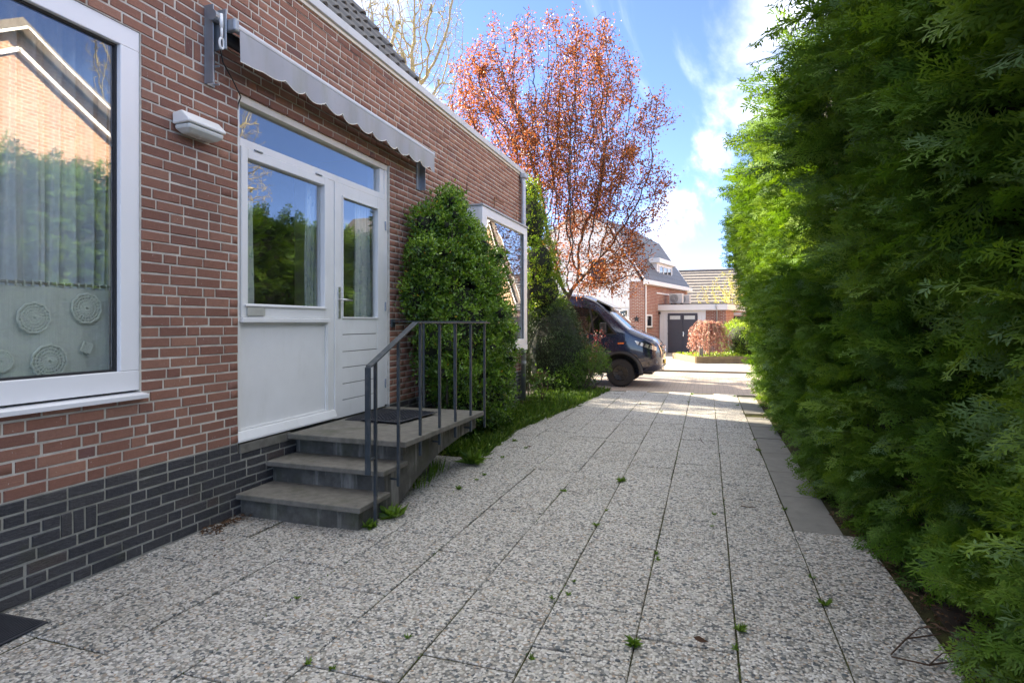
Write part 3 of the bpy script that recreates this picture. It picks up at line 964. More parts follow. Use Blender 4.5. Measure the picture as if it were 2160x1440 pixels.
drape('curtain', W - .33, 1.94, 2.62, .55, 3.0, .030, 7, 'linen', 'long pleated grey blue linen curtain at the side of the large window', 'curtain')
drape('curtain', W - .30, -.2, .55, .55, 3.0, .030, 7, 'linen', 'grey linen curtain at the other end of the large window, beyond the crochet panel', 'curtain', 1.)
drape('curtain', W - .17, 3.30, 3.57, 1.30, 2.25, .014, 3, 'print_curtain', 'short printed white curtain behind the fixed pane beside the door', 'curtain', .4)
drape('curtain', W - .17, 4.18, 4.30, 1.30, 2.60, .012, 2, 'print_curtain', 'narrow white curtain edge at the door post side of the fixed pane', 'curtain', 2.)
drape('curtain', W - .15, 4.86, 5.14, 1.30, 2.55, .014, 3, 'print_curtain', 'long printed white curtain hanging inside the glazed door', 'curtain', 1.1)
# cafe curtain with crocheted doilies on a chrome rod
cx_ = W - .135
cafe = empty('cafe_curtain', (cx_, 1.5, 1.05), 'sheer grey green half curtain with sewn on crochet doilies in the large window', 'curtain')
yl, yr = .45, 2.42
pts = []
for i in range(70):
    u = i / 69
    for j in range(8):
        v = j / 7
        pts.append((cx_ + .006 * math.sin(u * 31 + v) + .004 * math.sin(u * 77), yl + (yr - yl) * u, 1.52 + (.98 - 1.52) * v))
B().grid(pts, 70, 8).build('cloth', 'sheer_linen', cafe, smooth=True, recalc=False)
B().tube([(cx_, yl - .02, 1.538), (cx_, yr + .02, 1.538)], .0075, 8).build('rod', 'door_metal', cafe, smooth=True)
hdr = B()
nl = 52
for k in range(nl):
    yy = yl + (yr - yl) * (k + .5) / nl
    hdr.tube([(cx_ + .011 * math.cos(a), yy + .006 * math.sin(a * .5), 1.535 + .014 * math.sin(a)) for a in [q * .785 for q in range(9)]], .0034, 5)
hdr.build('crochet_loops', 'crochet', cafe)
def doily(px, py, r, kind):
    y, z = on_x(px, py, cx_ + .012)
    k = r / 1.0
    b = B()
    if kind == 'diamond':
        rings, seg = 4, 4
    else:
        rings, seg = 5, 22
    tw = .0042
    for q in range(1, rings + 1):
        rr = k * q / rings
        n = seg if kind == 'diamond' else 40
        pts = [(cx_ + .012, y + rr * (1 + (.03 * math.cos(11 * a) if q == rings else 0)) * math.cos(a + .4), z + rr * (1 + (.03 * math.cos(11 * a) if q == rings else 0)) * math.sin(a + .4)) for a in [6.2832 * i / n for i in range(n + 1)]]
        b.tube(pts, tw if q < rings else tw * 1.5, 5, cap=False)
    for i in range(seg if kind != 'diamond' else 8):
        a = 6.2832 * i / (seg if kind != 'diamond' else 8)
        b.tube([(cx_ + .012, y + k * .08 * math.cos(a), z + k * .08 * math.sin(a)), (cx_ + .012, y + k * .5 * math.cos(a + .05), z + k * .5 * math.sin(a + .05)), (cx_ + .012, y + k * .97 * math.cos(a), z + k * .97 * math.sin(a))], tw * .9, 4, cap=False)
    if kind == 'solid':
        b.add([(cx_ + .010, y + k * .72 * math.cos(6.2832 * i / 30), z + k * .72 * math.sin(6.2832 * i / 30)) for i in range(30)], [tuple(range(30))])
    b.build('doily', 'crochet', cafe)
for a in ((72, 670, .074, 'solid'), (183, 650, .078, 'open'), (105, 762, .084, 'open'), (183, 733, .036, 'diamond'), (2, 762, .05, 'open')):
    doily(*a)
# furniture seen dimly inside
b = B().box(-5.6, -5.1, 1.1, 2.2, .42, 1.55)
cab = b.build('cabinet', 'interior_wood', None, bevel=.01, label='dark wooden cabinet standing in the dim room behind the large window', cat='cabinet', origin=(-5.35, 1.65, .42))
for k in range(2):
    B().box(-5.097, -5.08, 1.14 + k * .53, 1.63 + k * .53, .5, 1.5).build('cabinet_door', 'interior_wood', cab, bevel=.006)
b = B().box(-4.35, -4.31, 1.0, 1.5, .86, 1.55)
pt_ = B().box(-4.60, -4.2, .98, 1.5, .82, .86)
ch = empty('chair', (-4.4, 1.25, .42), 'tan backed wooden chair just inside the large window', 'chair')
b.build('backrest', 'interior_wall', ch, bevel=.01); pt_.build('seat', 'interior_wood', ch, bevel=.01)
for xx in (-4.58, -4.22):
    for yy in (1.0, 1.48):
        B().box(xx - .02, xx + .02, yy - .02, yy + .02, .42, .819).build('leg', 'interior_wood', ch)
B().box(-4.305, -4.28, 1.52, 1.60, .42, 1.62).build('post', 'interior_wood', ch)

# wall lamp
ly0, ly1 = 2.715, 3.005
lamp = empty('wall_lamp', (W, 2.885, 2.5), 'white bulkhead wall lamp with frosted lens between the large window and the door', 'lamp')
lz = 2.50
B().prism([(W + .003, lz + .115), (W + .075, lz + .125), (W + .135, lz + .068), (W + .135, lz + .050), (W + .003, lz + .045)], 1, ly0, ly1).build('housing', 'lamp_white', lamp, bevel=.008)
n = 18
pts = []
b = B()
for (ya, yb, xa, xb2, z_) in ((ly0 + .008, ly1 - .008, W + .006, W + .130, lz + .044), (ly0 + .012, ly1 - .012, W + .010, W + .124, lz + .018), (ly0 + .04, ly1 - .04, W + .03, W + .095, lz - .008)):
    pts += [(xa, ya, z_), (xb2, ya, z_), (xb2, yb, z_), (xa, yb, z_)]
b.add(pts, [(i * 4 + k, i * 4 + (k + 1) % 4, (i + 1) * 4 + (k + 1) % 4, (i + 1) * 4 + k) for i in range(2) for k in range(4)] + [(8, 9, 10, 11), (3, 2, 1, 0)])
b.build('lens', 'lamp_lens', lamp, bevel=.012, seg=3)

# closed roller awning over the door
aw = empty('awning', (W, 4.5, 3.2), 'rolled up grey fabric awning with scalloped valance above the white door', 'awning')
AX = W + .165
tz0, tz1 = 3.262, 3.215        # tube ends
TY0, TY1 = 3.05, 5.93
b = B().box(W + .002, W + .010, 2.955, 3.035, 2.88, 3.385).box(W + .010, W + .075, 2.955, 2.963, 2.88, 3.385)
b.build('bracket', 'steel', aw, bevel=.002)
b = B().box(W + .002, W + .010, 5.86, 5.945, 2.825, 3.3).box(W + .010, W + .075, 5.937, 5.945, 2.825, 3.3)
b.build('bracket', 'steel', aw, bevel=.002)
def L(y, dz=0., dx=0.):
    k = (y - TY0) / (TY1 - TY0)
    return (AX + dx, y, tz0 + (tz1 - tz0) * k + dz)
B().tube([L(TY0, -.002), L(TY1, -.002)], .030, 16).build('front_bar', 'zinc', aw, smooth=False, bevel=0)
B().tube([L(TY0 + .0, .012, -.028), L(TY1, .012, -.028)], .026, 14).build('cover_bar', 'trim_metal', aw)
B().tube([L(TY0 - .03, -.045, -.09), L(TY1 - .02, -.045, -.09)], .045, 14).build('roller', 'plastic_black', aw)
B().box(AX - .05, AX + .035, TY0 - .045, TY0, tz0 - .04, tz0 + .04).build('end_cap', 'steel', aw, bevel=.012)
B().box(AX - .05, AX + .033, TY1, TY1 + .014, tz1 - .036, tz1 + .034).build('end_cap', 'zinc', aw, bevel=.01)
B().box(W + .012, AX - .02, 2.990, 3.0, 3.10, 3.36).build('arm_plate', 'steel', aw, bevel=.004)
B().tube([(W + .09, 2.99, 3.30), (W + .09, 2.93, 3.30)], .034, 14).build('gear_box', 'steel', aw)
b = B().tube([(W + .12, 2.975, 3.32), (W + .125, 2.975, 3.23)], .012, 8)
b.tube([(W + .125, 2.975 + .018 * math.sin(a), 3.15 + .035 * math.cos(a) - .02) for a in [6.2832 * i / 14 for i in range(15)]], .0075, 6, cap=False)
b.tube([(W + .125, 2.975, 3.24), (W + .125, 2.975, 3.165)], .0085, 8)
b.build('crank_eye', 'lamp_white', aw, smooth=True)
for bz in (3.02, 2.90):
    B().tube([(W + .01, 3.03, bz), (W + .045, 3.036, bz)], .006, 6).build('bolt', 'zinc', aw)
# scalloped valance: real cloth with soft sag
t = NT('awning_cloth')
c = t.mix(t.mapr(t.noise(t.pos((1, 5, 1)), 1.6, 5, .6), .45, .75, 0, .7), (.36, .36, .375), (.29, .30, .25))
c = t.mix(t.mapr(t.noise(t.pos(), 18, 4), .6, .8, 0, .3), c, (.22, .23, .20))
bp_ = t.pbr(c, .85, t.bump(t.noise(t.pos(), 300, 2), .2, .002), spec=.2)
n, m = 260, 7
pts = []
NSC = 12.4
for i in range(n):
    u = i / (n - 1)
    y = TY0 + .006 + (TY1 - TY0 - .01) * u
    top = L(y)[2] - .020
    sc_ = abs(math.sin(math.pi * (u * NSC + .12)))
    dep = (.168 if u > .16 else .205 - .037 * u / .16) + .045 * (sc_ ** .8 - .6) * min(1, max(.15, (u - .05) / .15)) + .005 * math.sin(u * 40)
    for j in range(m):
        v = j / (m - 1)
        pts.append((AX + .028 + .010 * v * math.sin(u * NSC * 2 * math.pi * .5 + .6) + .006 * v * math.sin(u * 23), y, top - dep * v))
val = B().grid(pts, n, m).build('valance', 'awning_cloth', aw, smooth=True, recalc=False)
edge = [pts[i * m + m - 1] for i in range(0, n, 1)]
B().tube(edge, .0032, 5).build('valance_hem', 'cream_paint', aw)
B().tube([(W + .09, 2.99, 3.14), (W + .06, 3.05, 3.05), (W + .035, 3.16, 2.98), (W + .02, 3.25, 2.90), (DX + .015, 3.262, 2.86), (DX + .01, 3.262, 2.82)], .0045, 6).build('cable', 'plastic_black', aw, smooth=True)

# rusty wall hooks over the bay window
for (y, z, kind, lab) in ((7.19, 3.14, 0, 'short upright rusty iron hook in the brick wall just before the bay window'), (8.25, 3.11, 1, 'rusty iron hook with long horizontal arm above the bay window'), (7.02, 2.81, 2, 'stub of rusty iron sticking out of the wall low beside the bay window'), (9.32, 3.12, 0, 'rusty iron hook in the brick wall between bay window and downpipe')):
    b = B()
    if kind == 0:
        b.tube([(W - .01, y, z - .05), (W + .05, y, z - .05), (W + .055, y, z + .06)], .007, 6)
    elif kind == 1:
        b.tube([(W - .01, y, z - .07), (W + .05, y, z - .07), (W + .055, y, z + .10), (W + .055, y + .42, z + .10)], .007, 6)
    else:
        b.box(W, W + .07, y - .02, y + .02, z - .02, z + .02)
    b.build('wall_hook', 'rust', None, label=lab, cat='hook', group='rusty hooks in the brick wall', origin=(W, y, z))
# ================================================================= steps, railing, mats
st = empty('entrance_steps', (-2.6, 3.3, 0), 'weathered concrete steps with stone treads leading up to the white door', 'steps')
poly = [(3.252, -.02), (3.252, .125), (3.57, .125), (3.57, .285), (3.83, .285), (3.83, .44), (5.27, .44), (5.27, .315), (4.9, .30), (4.45, .245), (4.05, .13), (3.72, -.02)]
B().prism(poly, 0, W + .012, -2.125).build('stair_body', 'stair_concrete', st, bevel=.008)
B().box(W + .014, -2.085, 3.205, 3.585, .1255, .162).build('tread', 'concrete_slab', st, bevel=.006)
B().box(W + .014, -2.090, 3.500, 3.845, .2855, .322).build('tread', 'concrete_slab', st, bevel=.006)
B().box(W + .014, -2.045, 3.730, 5.285, .4405, .482).build('landing_slab', 'concrete_slab', st, bevel=.006)

rl = empty('stair_railing', (-2.08, 3.3, 0), 'dark painted steel handrail with square balusters beside the entrance steps', 'railing')
X = -2.062
def bal(x, y, z0, z1, s=.020):
    B().box(x - s / 2, x + s / 2, y - s / 2, y + s / 2, z0, z1).build('baluster', 'railing_paint', rl, bevel=.002)
RT = 1.335
def slopez(y):
    return 1.055 + (RT - 1.055) * (y - 3.275) / (3.905 - 3.275)
for y, z0 in ((3.354, .005), (3.655, .185), (3.986, .33), (4.324, .345), (4.640, .345), (4.985, .335), (5.335, .315)):
    bal(X, y, z0, (slopez(y) if y < 3.9 else RT) - .007)
for x in (-2.38, -2.72):
    bal(x, 5.335, .475, RT - .007)
b = B()
b.bar((X, 3.275, 1.055), (X, 3.905, RT), .046, .012).bar((X, 3.9, RT + .0005), (X, 5.43, RT + .0005), .046, .012)
b.bar((X + .02, 5.335, RT + .0125), (W + .01, 5.335, RT + .0125), .040, .010)
b.build('handrail', 'railing_paint', rl, bevel=.002)
b = B().add([(X - .020, 3.262, 1.045), (X + .020, 3.262, 1.045), (X + .020, 3.276, 1.062), (X - .020, 3.276, 1.062)], [(0, 1, 2, 3)])
b.box(X - .020, X + .020, 3.258, 3.270, .36, 1.049)
b.build('newel_bar', 'railing_paint', rl, bevel=.002)
B().bar((X, 3.264, .455), (X, 3.354, .455), .014, .014).build('stay', 'railing_paint', rl)
for y in (3.655, 4.324, 4.985):
    B().bar((X, y, .235 if y < 4 else .37), (-2.128, y, .235 if y < 4 else .37), .012, .012).build('stay', 'railing_paint', rl)
B().box(W, W + .02, 5.30, 5.37, 1.29, 1.37).build('wall_plate', 'railing_paint', rl, bevel=.003)

def mat(label, cx, cy, lx, ly, rot, z, style):
    e = empty('doormat', (cx, cy, z), label, 'doormat', rotz=rot, local=True)
    LOC[e.name] = (0, 0, 0)
    B().box(-lx / 2, lx / 2, -ly / 2, ly / 2, 0, .008).build('base', 'doormat_rubber', e, bevel=.003)
    b = B()
    if style == 'rib':
        k = -lx / 2 + .012
        while k < lx / 2 - .012:
            b.box(k, k + .007, -ly / 2 + .02, ly / 2 - .02, .0085, .014); k += .015
    else:
        n = 9
        for i in range(-n, n):
            for s_ in (1, -1):
                c = i * lx / n * .9
                p0, p1 = (c - .10, s_ * -.10), (c + .10, s_ * .10)
                a = Vector((c - ly * .5, s_ * -ly * .5, .011)); d = Vector((c + ly * .5, s_ * ly * .5, .011))
                # clip to the mat
                tt = [0, 1]
                for ax, lim in ((0, lx / 2 - .02), (1, ly / 2 - .02)):
                    for sgn in (1, -1):
                        pa, pd = a[ax] * sgn - lim, (d[ax] - a[ax]) * sgn
                        if abs(pd) < 1e-9: continue
                        q = -pa / pd
                        if pd > 0: tt[1] = min(tt[1], q)
                        else: tt[0] = max(tt[0], q)
                if tt[1] - tt[0] > .03:
                    b.bar(a.lerp(d, tt[0]), a.lerp(d, tt[1]), .005, .007)
    if b.v: b.build('ribs', 'doormat_rubber', e)
mat('black patterned rubber doormat lying against the white door', -2.83, 4.74, .40, .66, .05, .4825, 'rib')
mat('blue black rubber doormat lying askew on top of the other mat on the landing', -2.61, 4.66, .40, .62, -.10, .4985, 'diamond')
mat('dark grey ribbed mat on the paving against the plinth below the large window', -2.92, 1.60, .30, .42, .05, .002, 'rib')
# ================================================================= hedge and plants
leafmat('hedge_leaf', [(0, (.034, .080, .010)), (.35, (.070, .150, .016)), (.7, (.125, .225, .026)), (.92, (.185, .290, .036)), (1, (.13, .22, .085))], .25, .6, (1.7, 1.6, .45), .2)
simple('hedge_core', (.010, .014, .006), .95, .4, 20)  # near black, stands in for shade deep in the foliage
simple('hedge_twig', (.085, .05, .03), .9, .3, 20)
leafmat('shrub_leaf', [(0, (.030, .074, .012)), (.3, (.070, .150, .020)), (.58, (.135, .250, .026)), (.98, (.28, .42, .045)), (1, (.45, .30, .03))], .2, .32, (1.7, 1.8, .5), .5)
leafmat('yew_leaf', [(0, (.022, .046, .013)), (.6, (.042, .080, .022)), (1, (.085, .135, .034))], .12, .5)
leafmat('fresh_leaf', [(0, (.05, .11, .018)), (.6, (.09, .17, .025)), (1, (.16, .26, .04))], .35, .45)
leafmat('golden_leaf', [(0, (.07, .14, .016)), (.5, (.16, .26, .022)), (1, (.32, .36, .025))], .35, .4)
leafmat('red_leaf', [(0, (.085, .024, .014)), (.4, (.17, .058, .022)), (.75, (.29, .118, .034)), (1, (.42, .20, .06))], .40, .45, (1.8, 1.3, .8))
leafmat('purple_leaf', [(0, (.05, .014, .018)), (.6, (.10, .026, .028)), (1, (.17, .05, .04))], .3, .45, (2.0, 1.1, .9))
leafmat('bud_leaf', [(0, (.26, .22, .05)), (1, (.40, .34, .09))], .4, .6)
leafmat('pale_leaf', [(0, (.30, .27, .06)), (1, (.46, .42, .12))], .45, .6)
leafmat('maple_leaf', [(0, (.20, .09, .07)), (.6, (.33, .17, .13)), (1, (.46, .27, .21))], .35, .5, (1.5, 1.2, 1.1))
leafmat('grass_leaf', [(0, (.05, .11, .012)), (.6, (.095, .18, .020)), (1, (.19, .25, .04))], .3, .5)
leafmat('weed_leaf', [(0, (.08, .16, .018)), (1, (.18, .28, .035))], .3, .5)
leafmat('dead_leaf', [(0, (.07, .035, .018)), (1, (.17, .095, .05))], .15, .7, (1.2, 1., .8))

# ---- conifer spray shapes: a curved shoot with side shoots carrying scale-leaf fingers
def spray(seed, n_side=12):
    r = np.random.default_rng(seed)
    V, F = [], []
    def kite(p, d, nrm, L, wd):
        s = np.cross(nrm, d); k = len(V)
        V.extend([p, p + d * L * .5 + s * wd * .5, p + d * L, p + d * L * .5 - s * wd * .5])
        F.append((k, k + 1, k + 2)); F.append((k, k + 2, k + 3))
    N0 = np.array([0, 0, 1.])
    p = np.zeros(3); d = np.array([1., 0, 0])
    step = 1.0 / n_side
    bend = r.normal(0, .04); droop = -.06 + r.normal(0, .035)
    for i in range(n_side):
        u = i / n_side
        d = d + np.array([0, bend, droop]) * step * 4; d /= np.linalg.norm(d)
        q = p + d * step
        kite(p - d * step * .2, d, N0, step * 1.7, .035 * (1 - .5 * u))
        for sgn in (1, -1):
            a = math.radians(r.uniform(38, 55)) * sgn
            sd = d * math.cos(a) + np.cross(N0, d) * math.sin(a) + N0 * r.normal(-.05, .16)
            sd /= np.linalg.norm(sd)
            Ls = (.40 * (1 - u) ** .75 * min(1, .45 + 2.5 * u) + .07) * r.uniform(.75, 1.15)
            p2 = p + d * step * r.random() * .6
            m = max(1, min(5 if n_side > 8 else 2, int(Ls / .07)))
            nn = N0 + r.normal(0, .25, 3); nn /= np.linalg.norm(nn)
            kite(p2, sd, nn, Ls, .030)
            for j in range(1, m + 1):
                pj = p2 + sd * Ls * (j - .3) / (m + .4)
                for s2 in (1, -1):
                    a2 = math.radians(r.uniform(32, 52)) * s2
                    dj = sd * math.cos(a2) + np.cross(nn, sd) * math.sin(a2) + nn * r.normal(0, .15)
                    kite(pj, dj / np.linalg.norm(dj), nn, (.085 * (1 - .5 * j / (m + 1)) + .028) * r.uniform(.8, 1.2) * (1 if n_side > 8 else 1.7), .028 if n_side > 8 else .045)
        p = q
    return np.array(V), np.array(F, dtype=np.int32)
SPR = [spray(40 + k) for k in range(6)]
SPR_S = [spray(60 + k, 6) for k in range(4)]
def face_x(y, z):
    """front of the hedge: wider overhang higher up, uneven"""
    base = .80 + .16 * np.exp(-((y - 2.6) / 1.1) ** 2) + np.interp(y, [5.5, 9.0, 12.], [0, .07, .12])
    lean = np.interp(z, [0, .5, 1.2, 2.0, 2.6, 2.95, 3.2], [.10, .0, -.08, -.23, -.33, -.28, -.04])
    return base + lean + .07 * np.sin(y * 2.1 + z * 1.3) * np.sin(z * 2.3 + .6) + .05 * np.sin(y * 4.7 - z * 3.1)
hedge = empty('conifer_hedge', (1.4, 6, 0), 'tall dense green conifer hedge lining the driveway opposite the brick house', 'hedge')
Y0, Y1, ZH = -.6, 11.9, 3.18
# dark body: shade in the gaps between sprays put into its colour
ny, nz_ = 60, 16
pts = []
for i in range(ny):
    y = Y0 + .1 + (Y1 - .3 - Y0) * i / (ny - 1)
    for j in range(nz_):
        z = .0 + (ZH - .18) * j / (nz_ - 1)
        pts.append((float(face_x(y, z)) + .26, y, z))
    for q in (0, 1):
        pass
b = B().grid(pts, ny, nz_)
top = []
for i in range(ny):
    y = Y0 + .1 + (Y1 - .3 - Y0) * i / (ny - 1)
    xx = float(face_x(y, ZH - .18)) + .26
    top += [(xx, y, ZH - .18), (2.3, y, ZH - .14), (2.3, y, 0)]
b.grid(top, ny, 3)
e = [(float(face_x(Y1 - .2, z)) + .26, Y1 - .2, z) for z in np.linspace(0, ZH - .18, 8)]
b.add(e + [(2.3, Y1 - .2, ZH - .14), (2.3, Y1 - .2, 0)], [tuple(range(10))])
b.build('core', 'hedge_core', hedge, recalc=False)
Vs, Fs, Rs, off = [], [], [], 0
def emit(pack, P, D, roll, sc, tone):
    global off
    ids = rng.integers(0, len(pack), len(P))
    for k, (v0, f0) in enumerate(pack):
        s_ = ids == k
        if not s_.any(): continue
        v, f = scatter(v0, f0, P[s_], rotmats(D[s_], roll[s_]), sc[s_])
        Vs.append(v); Fs.append(f + off); off += len(v)
        tip = v0[f0].mean(1)[:, 0]
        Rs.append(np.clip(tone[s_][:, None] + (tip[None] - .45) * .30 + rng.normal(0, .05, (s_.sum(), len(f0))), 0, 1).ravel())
def hedge_face(n, ya, yb, za, zb, scale, pack, inset=(0.0, .22)):
    y = rng.uniform(ya, yb, n); z = za + (zb - za) * rng.random(n)
    dpt = rng.uniform(inset[0], inset[1], n)
    P = np.stack([face_x(y, z) + dpt + .10, y, z], 1)
    D = np.stack([rng.normal(-.75, .25, n), rng.normal(-.05, .50, n), rng.normal(.16, .32, n) - .25 * (z < .5)], 1)
    roll = rng.normal(0, .75, n)
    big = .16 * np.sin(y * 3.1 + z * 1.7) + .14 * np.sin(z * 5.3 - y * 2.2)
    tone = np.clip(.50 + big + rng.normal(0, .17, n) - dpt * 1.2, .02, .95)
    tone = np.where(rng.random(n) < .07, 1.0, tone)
    emit(pack, P, D, roll, scale * rng.uniform(.75, 1.3, n), tone)
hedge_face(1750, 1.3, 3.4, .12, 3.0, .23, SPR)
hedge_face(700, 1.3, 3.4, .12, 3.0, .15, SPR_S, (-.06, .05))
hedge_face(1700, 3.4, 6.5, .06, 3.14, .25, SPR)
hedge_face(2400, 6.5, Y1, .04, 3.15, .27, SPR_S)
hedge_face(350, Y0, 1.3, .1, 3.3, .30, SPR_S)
# loose tips sticking out along the top edge
n = 170
y = rng.uniform(2.5, Y1, n); z = rng.uniform(2.3, 3.12, n)
emit(SPR, np.stack([face_x(y, z) + .06, y, z], 1), np.stack([np.full(n, -.9), rng.normal(.1, .3, n), rng.normal(.25, .25, n)], 1), rng.normal(0, .6, n), rng.uniform(.26, .44, n), np.clip(rng.normal(.45, .15, n), 0, .9))
# top and far end
n = 700
y = rng.uniform(Y0, Y1, n); x = rng.uniform(.5, 2.2, n)
emit(SPR_S, np.stack([x, y, np.full(n, ZH - .2)], 1), np.stack([rng.normal(-.2, .4, n), rng.normal(0, .4, n), rng.normal(.8, .2, n)], 1), rng.normal(0, 1, n), rng.uniform(.25, .4, n), rng.uniform(.3, .9, n))
n = 420
z = rng.uniform(.05, 3.05, n); x = face_x(Y1, z) + rng.random(n) * 1.3 + .05
emit(SPR_S, np.stack([x, np.full(n, Y1 - .18), z], 1), np.stack([rng.normal(-.25, .35, n), rng.normal(.8, .2, n), rng.normal(.15, .3, n)], 1), rng.normal(0, 1, n), rng.uniform(.22, .34, n), rng.uniform(.2, .85, n))
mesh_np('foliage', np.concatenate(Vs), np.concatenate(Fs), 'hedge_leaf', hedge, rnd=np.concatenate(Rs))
# bare twigs and stems low inside
b = B()
for k in range(46):
    y = rng.uniform(1.4, 6.0); x0 = float(face_x(y, .3)) + .30
    z0 = rng.uniform(.0, .5)
    p = Vector((x0, y, z0)); pts = [p]
    d = Vector((-1, rng.normal(0, .6), rng.normal(.1, .3))).normalized()
    for q in range(4):
        p = p + d * rng.uniform(.05, .09); d = (d + Vector(rng.normal(0, .25, 3))).normalized(); pts.append(p.copy())
    b.tube(pts, [.006, .005, .004, .003, .002], 5)
b.build('dead_twigs', 'hedge_twig', hedge, kind='stuff')
for k in range(9):
    y = 1.6 + k * 1.15
    B().tube([(1.5, y, -.05), (1.48, y + .03, .8), (1.5, y, 2.0)], [.06, .05, .035], 8).build('trunk', 'bark', hedge, smooth=True)

# ---- generic leafy shrub
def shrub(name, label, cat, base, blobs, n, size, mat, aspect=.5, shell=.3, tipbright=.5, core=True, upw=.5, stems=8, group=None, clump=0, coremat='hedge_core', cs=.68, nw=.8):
    e = empty(name, base, label, cat, group)
    P, N = ellipsoid_pts(blobs, n, shell)
    if clump:
        k = max(1, len(P) // clump)
        cid = rng.integers(0, k, len(P))
        cc, cn = P[:k], N[:k]
        P = cc[cid] + rng.normal(0, size * .55, (len(P), 3)) + cn[cid] * rng.uniform(-.3, .9, (len(P), 1)) * size
        ctone = rng.random(k)
        N = cn[cid]
    D = N * nw + rng.normal(0, .65, P.shape) + np.array([0, 0, upw])
    sz = size * rng.uniform(.65, 1.3, len(P))
    V, F = leaves(P, D, sz, aspect)
    if clump:
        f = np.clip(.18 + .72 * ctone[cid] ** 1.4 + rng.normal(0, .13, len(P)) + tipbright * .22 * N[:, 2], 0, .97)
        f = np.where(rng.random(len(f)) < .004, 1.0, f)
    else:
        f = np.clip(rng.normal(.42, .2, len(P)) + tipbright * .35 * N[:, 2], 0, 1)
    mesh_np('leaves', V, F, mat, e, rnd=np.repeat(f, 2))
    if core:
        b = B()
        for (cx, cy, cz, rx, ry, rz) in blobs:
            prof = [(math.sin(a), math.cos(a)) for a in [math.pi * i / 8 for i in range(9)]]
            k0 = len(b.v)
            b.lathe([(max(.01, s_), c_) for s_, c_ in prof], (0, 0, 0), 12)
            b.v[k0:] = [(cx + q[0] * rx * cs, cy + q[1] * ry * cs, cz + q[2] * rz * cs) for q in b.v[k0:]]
        b.build('dark_core', coremat, e)  # solid core, shade between the leaves put into its colour
    if stems:
        b = B()
        bl_ = np.array(blobs)
        for k in range(stems):
            q = bl_[rng.integers(0, len(bl_))]
            tgt = q[:3] + unit(rng.normal(size=3)) * q[3:] * .8
            b0 = np.array(base) + np.array([rng.normal(0, .05), rng.normal(0, .12), 0])
            mid = (b0 + tgt) / 2 + rng.normal(0, .08, 3)
            b.tube([tuple(b0), tuple(mid), tuple(tgt)], [.02, .013, .005], 6)
        b.build('stems', 'bark', e)
    return e
SPRIGS = []
for k in range(70):
    q = [(-2.72, 6.35, 1.25, .46, .78, 1.05), (-2.84, 6.30, 2.25, .26, .52, .50), (-2.86, 5.68, 1.98, .20, .32, .34), (-2.70, 6.80, 1.75, .34, .50, .60), (-2.62, 6.90, 1.10, .32, .46, .72)][k % 5]
    d_ = unit(rng.normal(size=3)); d_[0] = abs(d_[0]) * .8 - .1
    d_ = d_ / np.linalg.norm(d_)
    r_ = rng.uniform(.06, .13)
    c_ = np.array(q[:3]) + d_ * np.array(q[3:]) * rng.uniform(.98, 1.12)
    if c_[0] > -3.0: SPRIGS.append((c_[0], c_[1], c_[2], r_, r_, r_))
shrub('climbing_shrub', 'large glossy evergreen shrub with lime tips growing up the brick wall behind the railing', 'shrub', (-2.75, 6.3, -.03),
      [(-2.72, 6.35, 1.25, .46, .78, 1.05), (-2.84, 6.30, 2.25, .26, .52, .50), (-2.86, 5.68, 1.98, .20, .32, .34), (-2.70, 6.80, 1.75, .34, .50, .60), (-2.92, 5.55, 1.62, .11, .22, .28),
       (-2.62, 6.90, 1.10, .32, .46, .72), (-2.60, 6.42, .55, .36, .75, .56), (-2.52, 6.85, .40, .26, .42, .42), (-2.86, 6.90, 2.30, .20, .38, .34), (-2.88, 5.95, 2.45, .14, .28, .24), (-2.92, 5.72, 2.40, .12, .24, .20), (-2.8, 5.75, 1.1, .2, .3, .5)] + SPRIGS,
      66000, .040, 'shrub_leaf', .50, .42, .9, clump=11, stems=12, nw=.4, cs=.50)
# loose side shoots of the shrub against the wall
P = []
yewb = [(-2.92, 11.55, .75, .62, .75, 1.05), (-2.75, 11.5, .50, .62, .75, .80), (-3.05, 11.7, 1.15, .55, .6, .72)]
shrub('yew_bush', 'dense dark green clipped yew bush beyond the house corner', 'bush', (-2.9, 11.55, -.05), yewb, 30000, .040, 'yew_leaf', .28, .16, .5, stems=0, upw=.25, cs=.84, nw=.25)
shrub('spring_shrub', 'light green leafy shrub in front of the dark yew bush', 'shrub', (-2.25, 11.2, -.05),
      [(-2.30, 11.15, .42, .36, .40, .40), (-2.10, 11.35, .62, .26, .3, .34), (-2.5, 10.9, .25, .3, .35, .3), (-1.95, 11.5, .55, .18, .2, .3)], 6500, .032, 'fresh_leaf', .5, .7, .4, core=False, upw=.6, stems=16)
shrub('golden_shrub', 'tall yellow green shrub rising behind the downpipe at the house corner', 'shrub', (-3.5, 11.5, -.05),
      [(-3.22, 11.45, 2.45, .40, .45, .70), (-3.15, 11.4, 1.95, .50, .45, .5), (-3.38, 11.5, 3.35, .33, .38, .72), (-3.48, 11.6, 3.95, .22, .28, .40), (-3.2, 11.7, 1.4, .5, .4, .5)], 15000, .05, 'golden_leaf', .42, .5, .6, core=True, upw=.7, stems=10, clump=9)

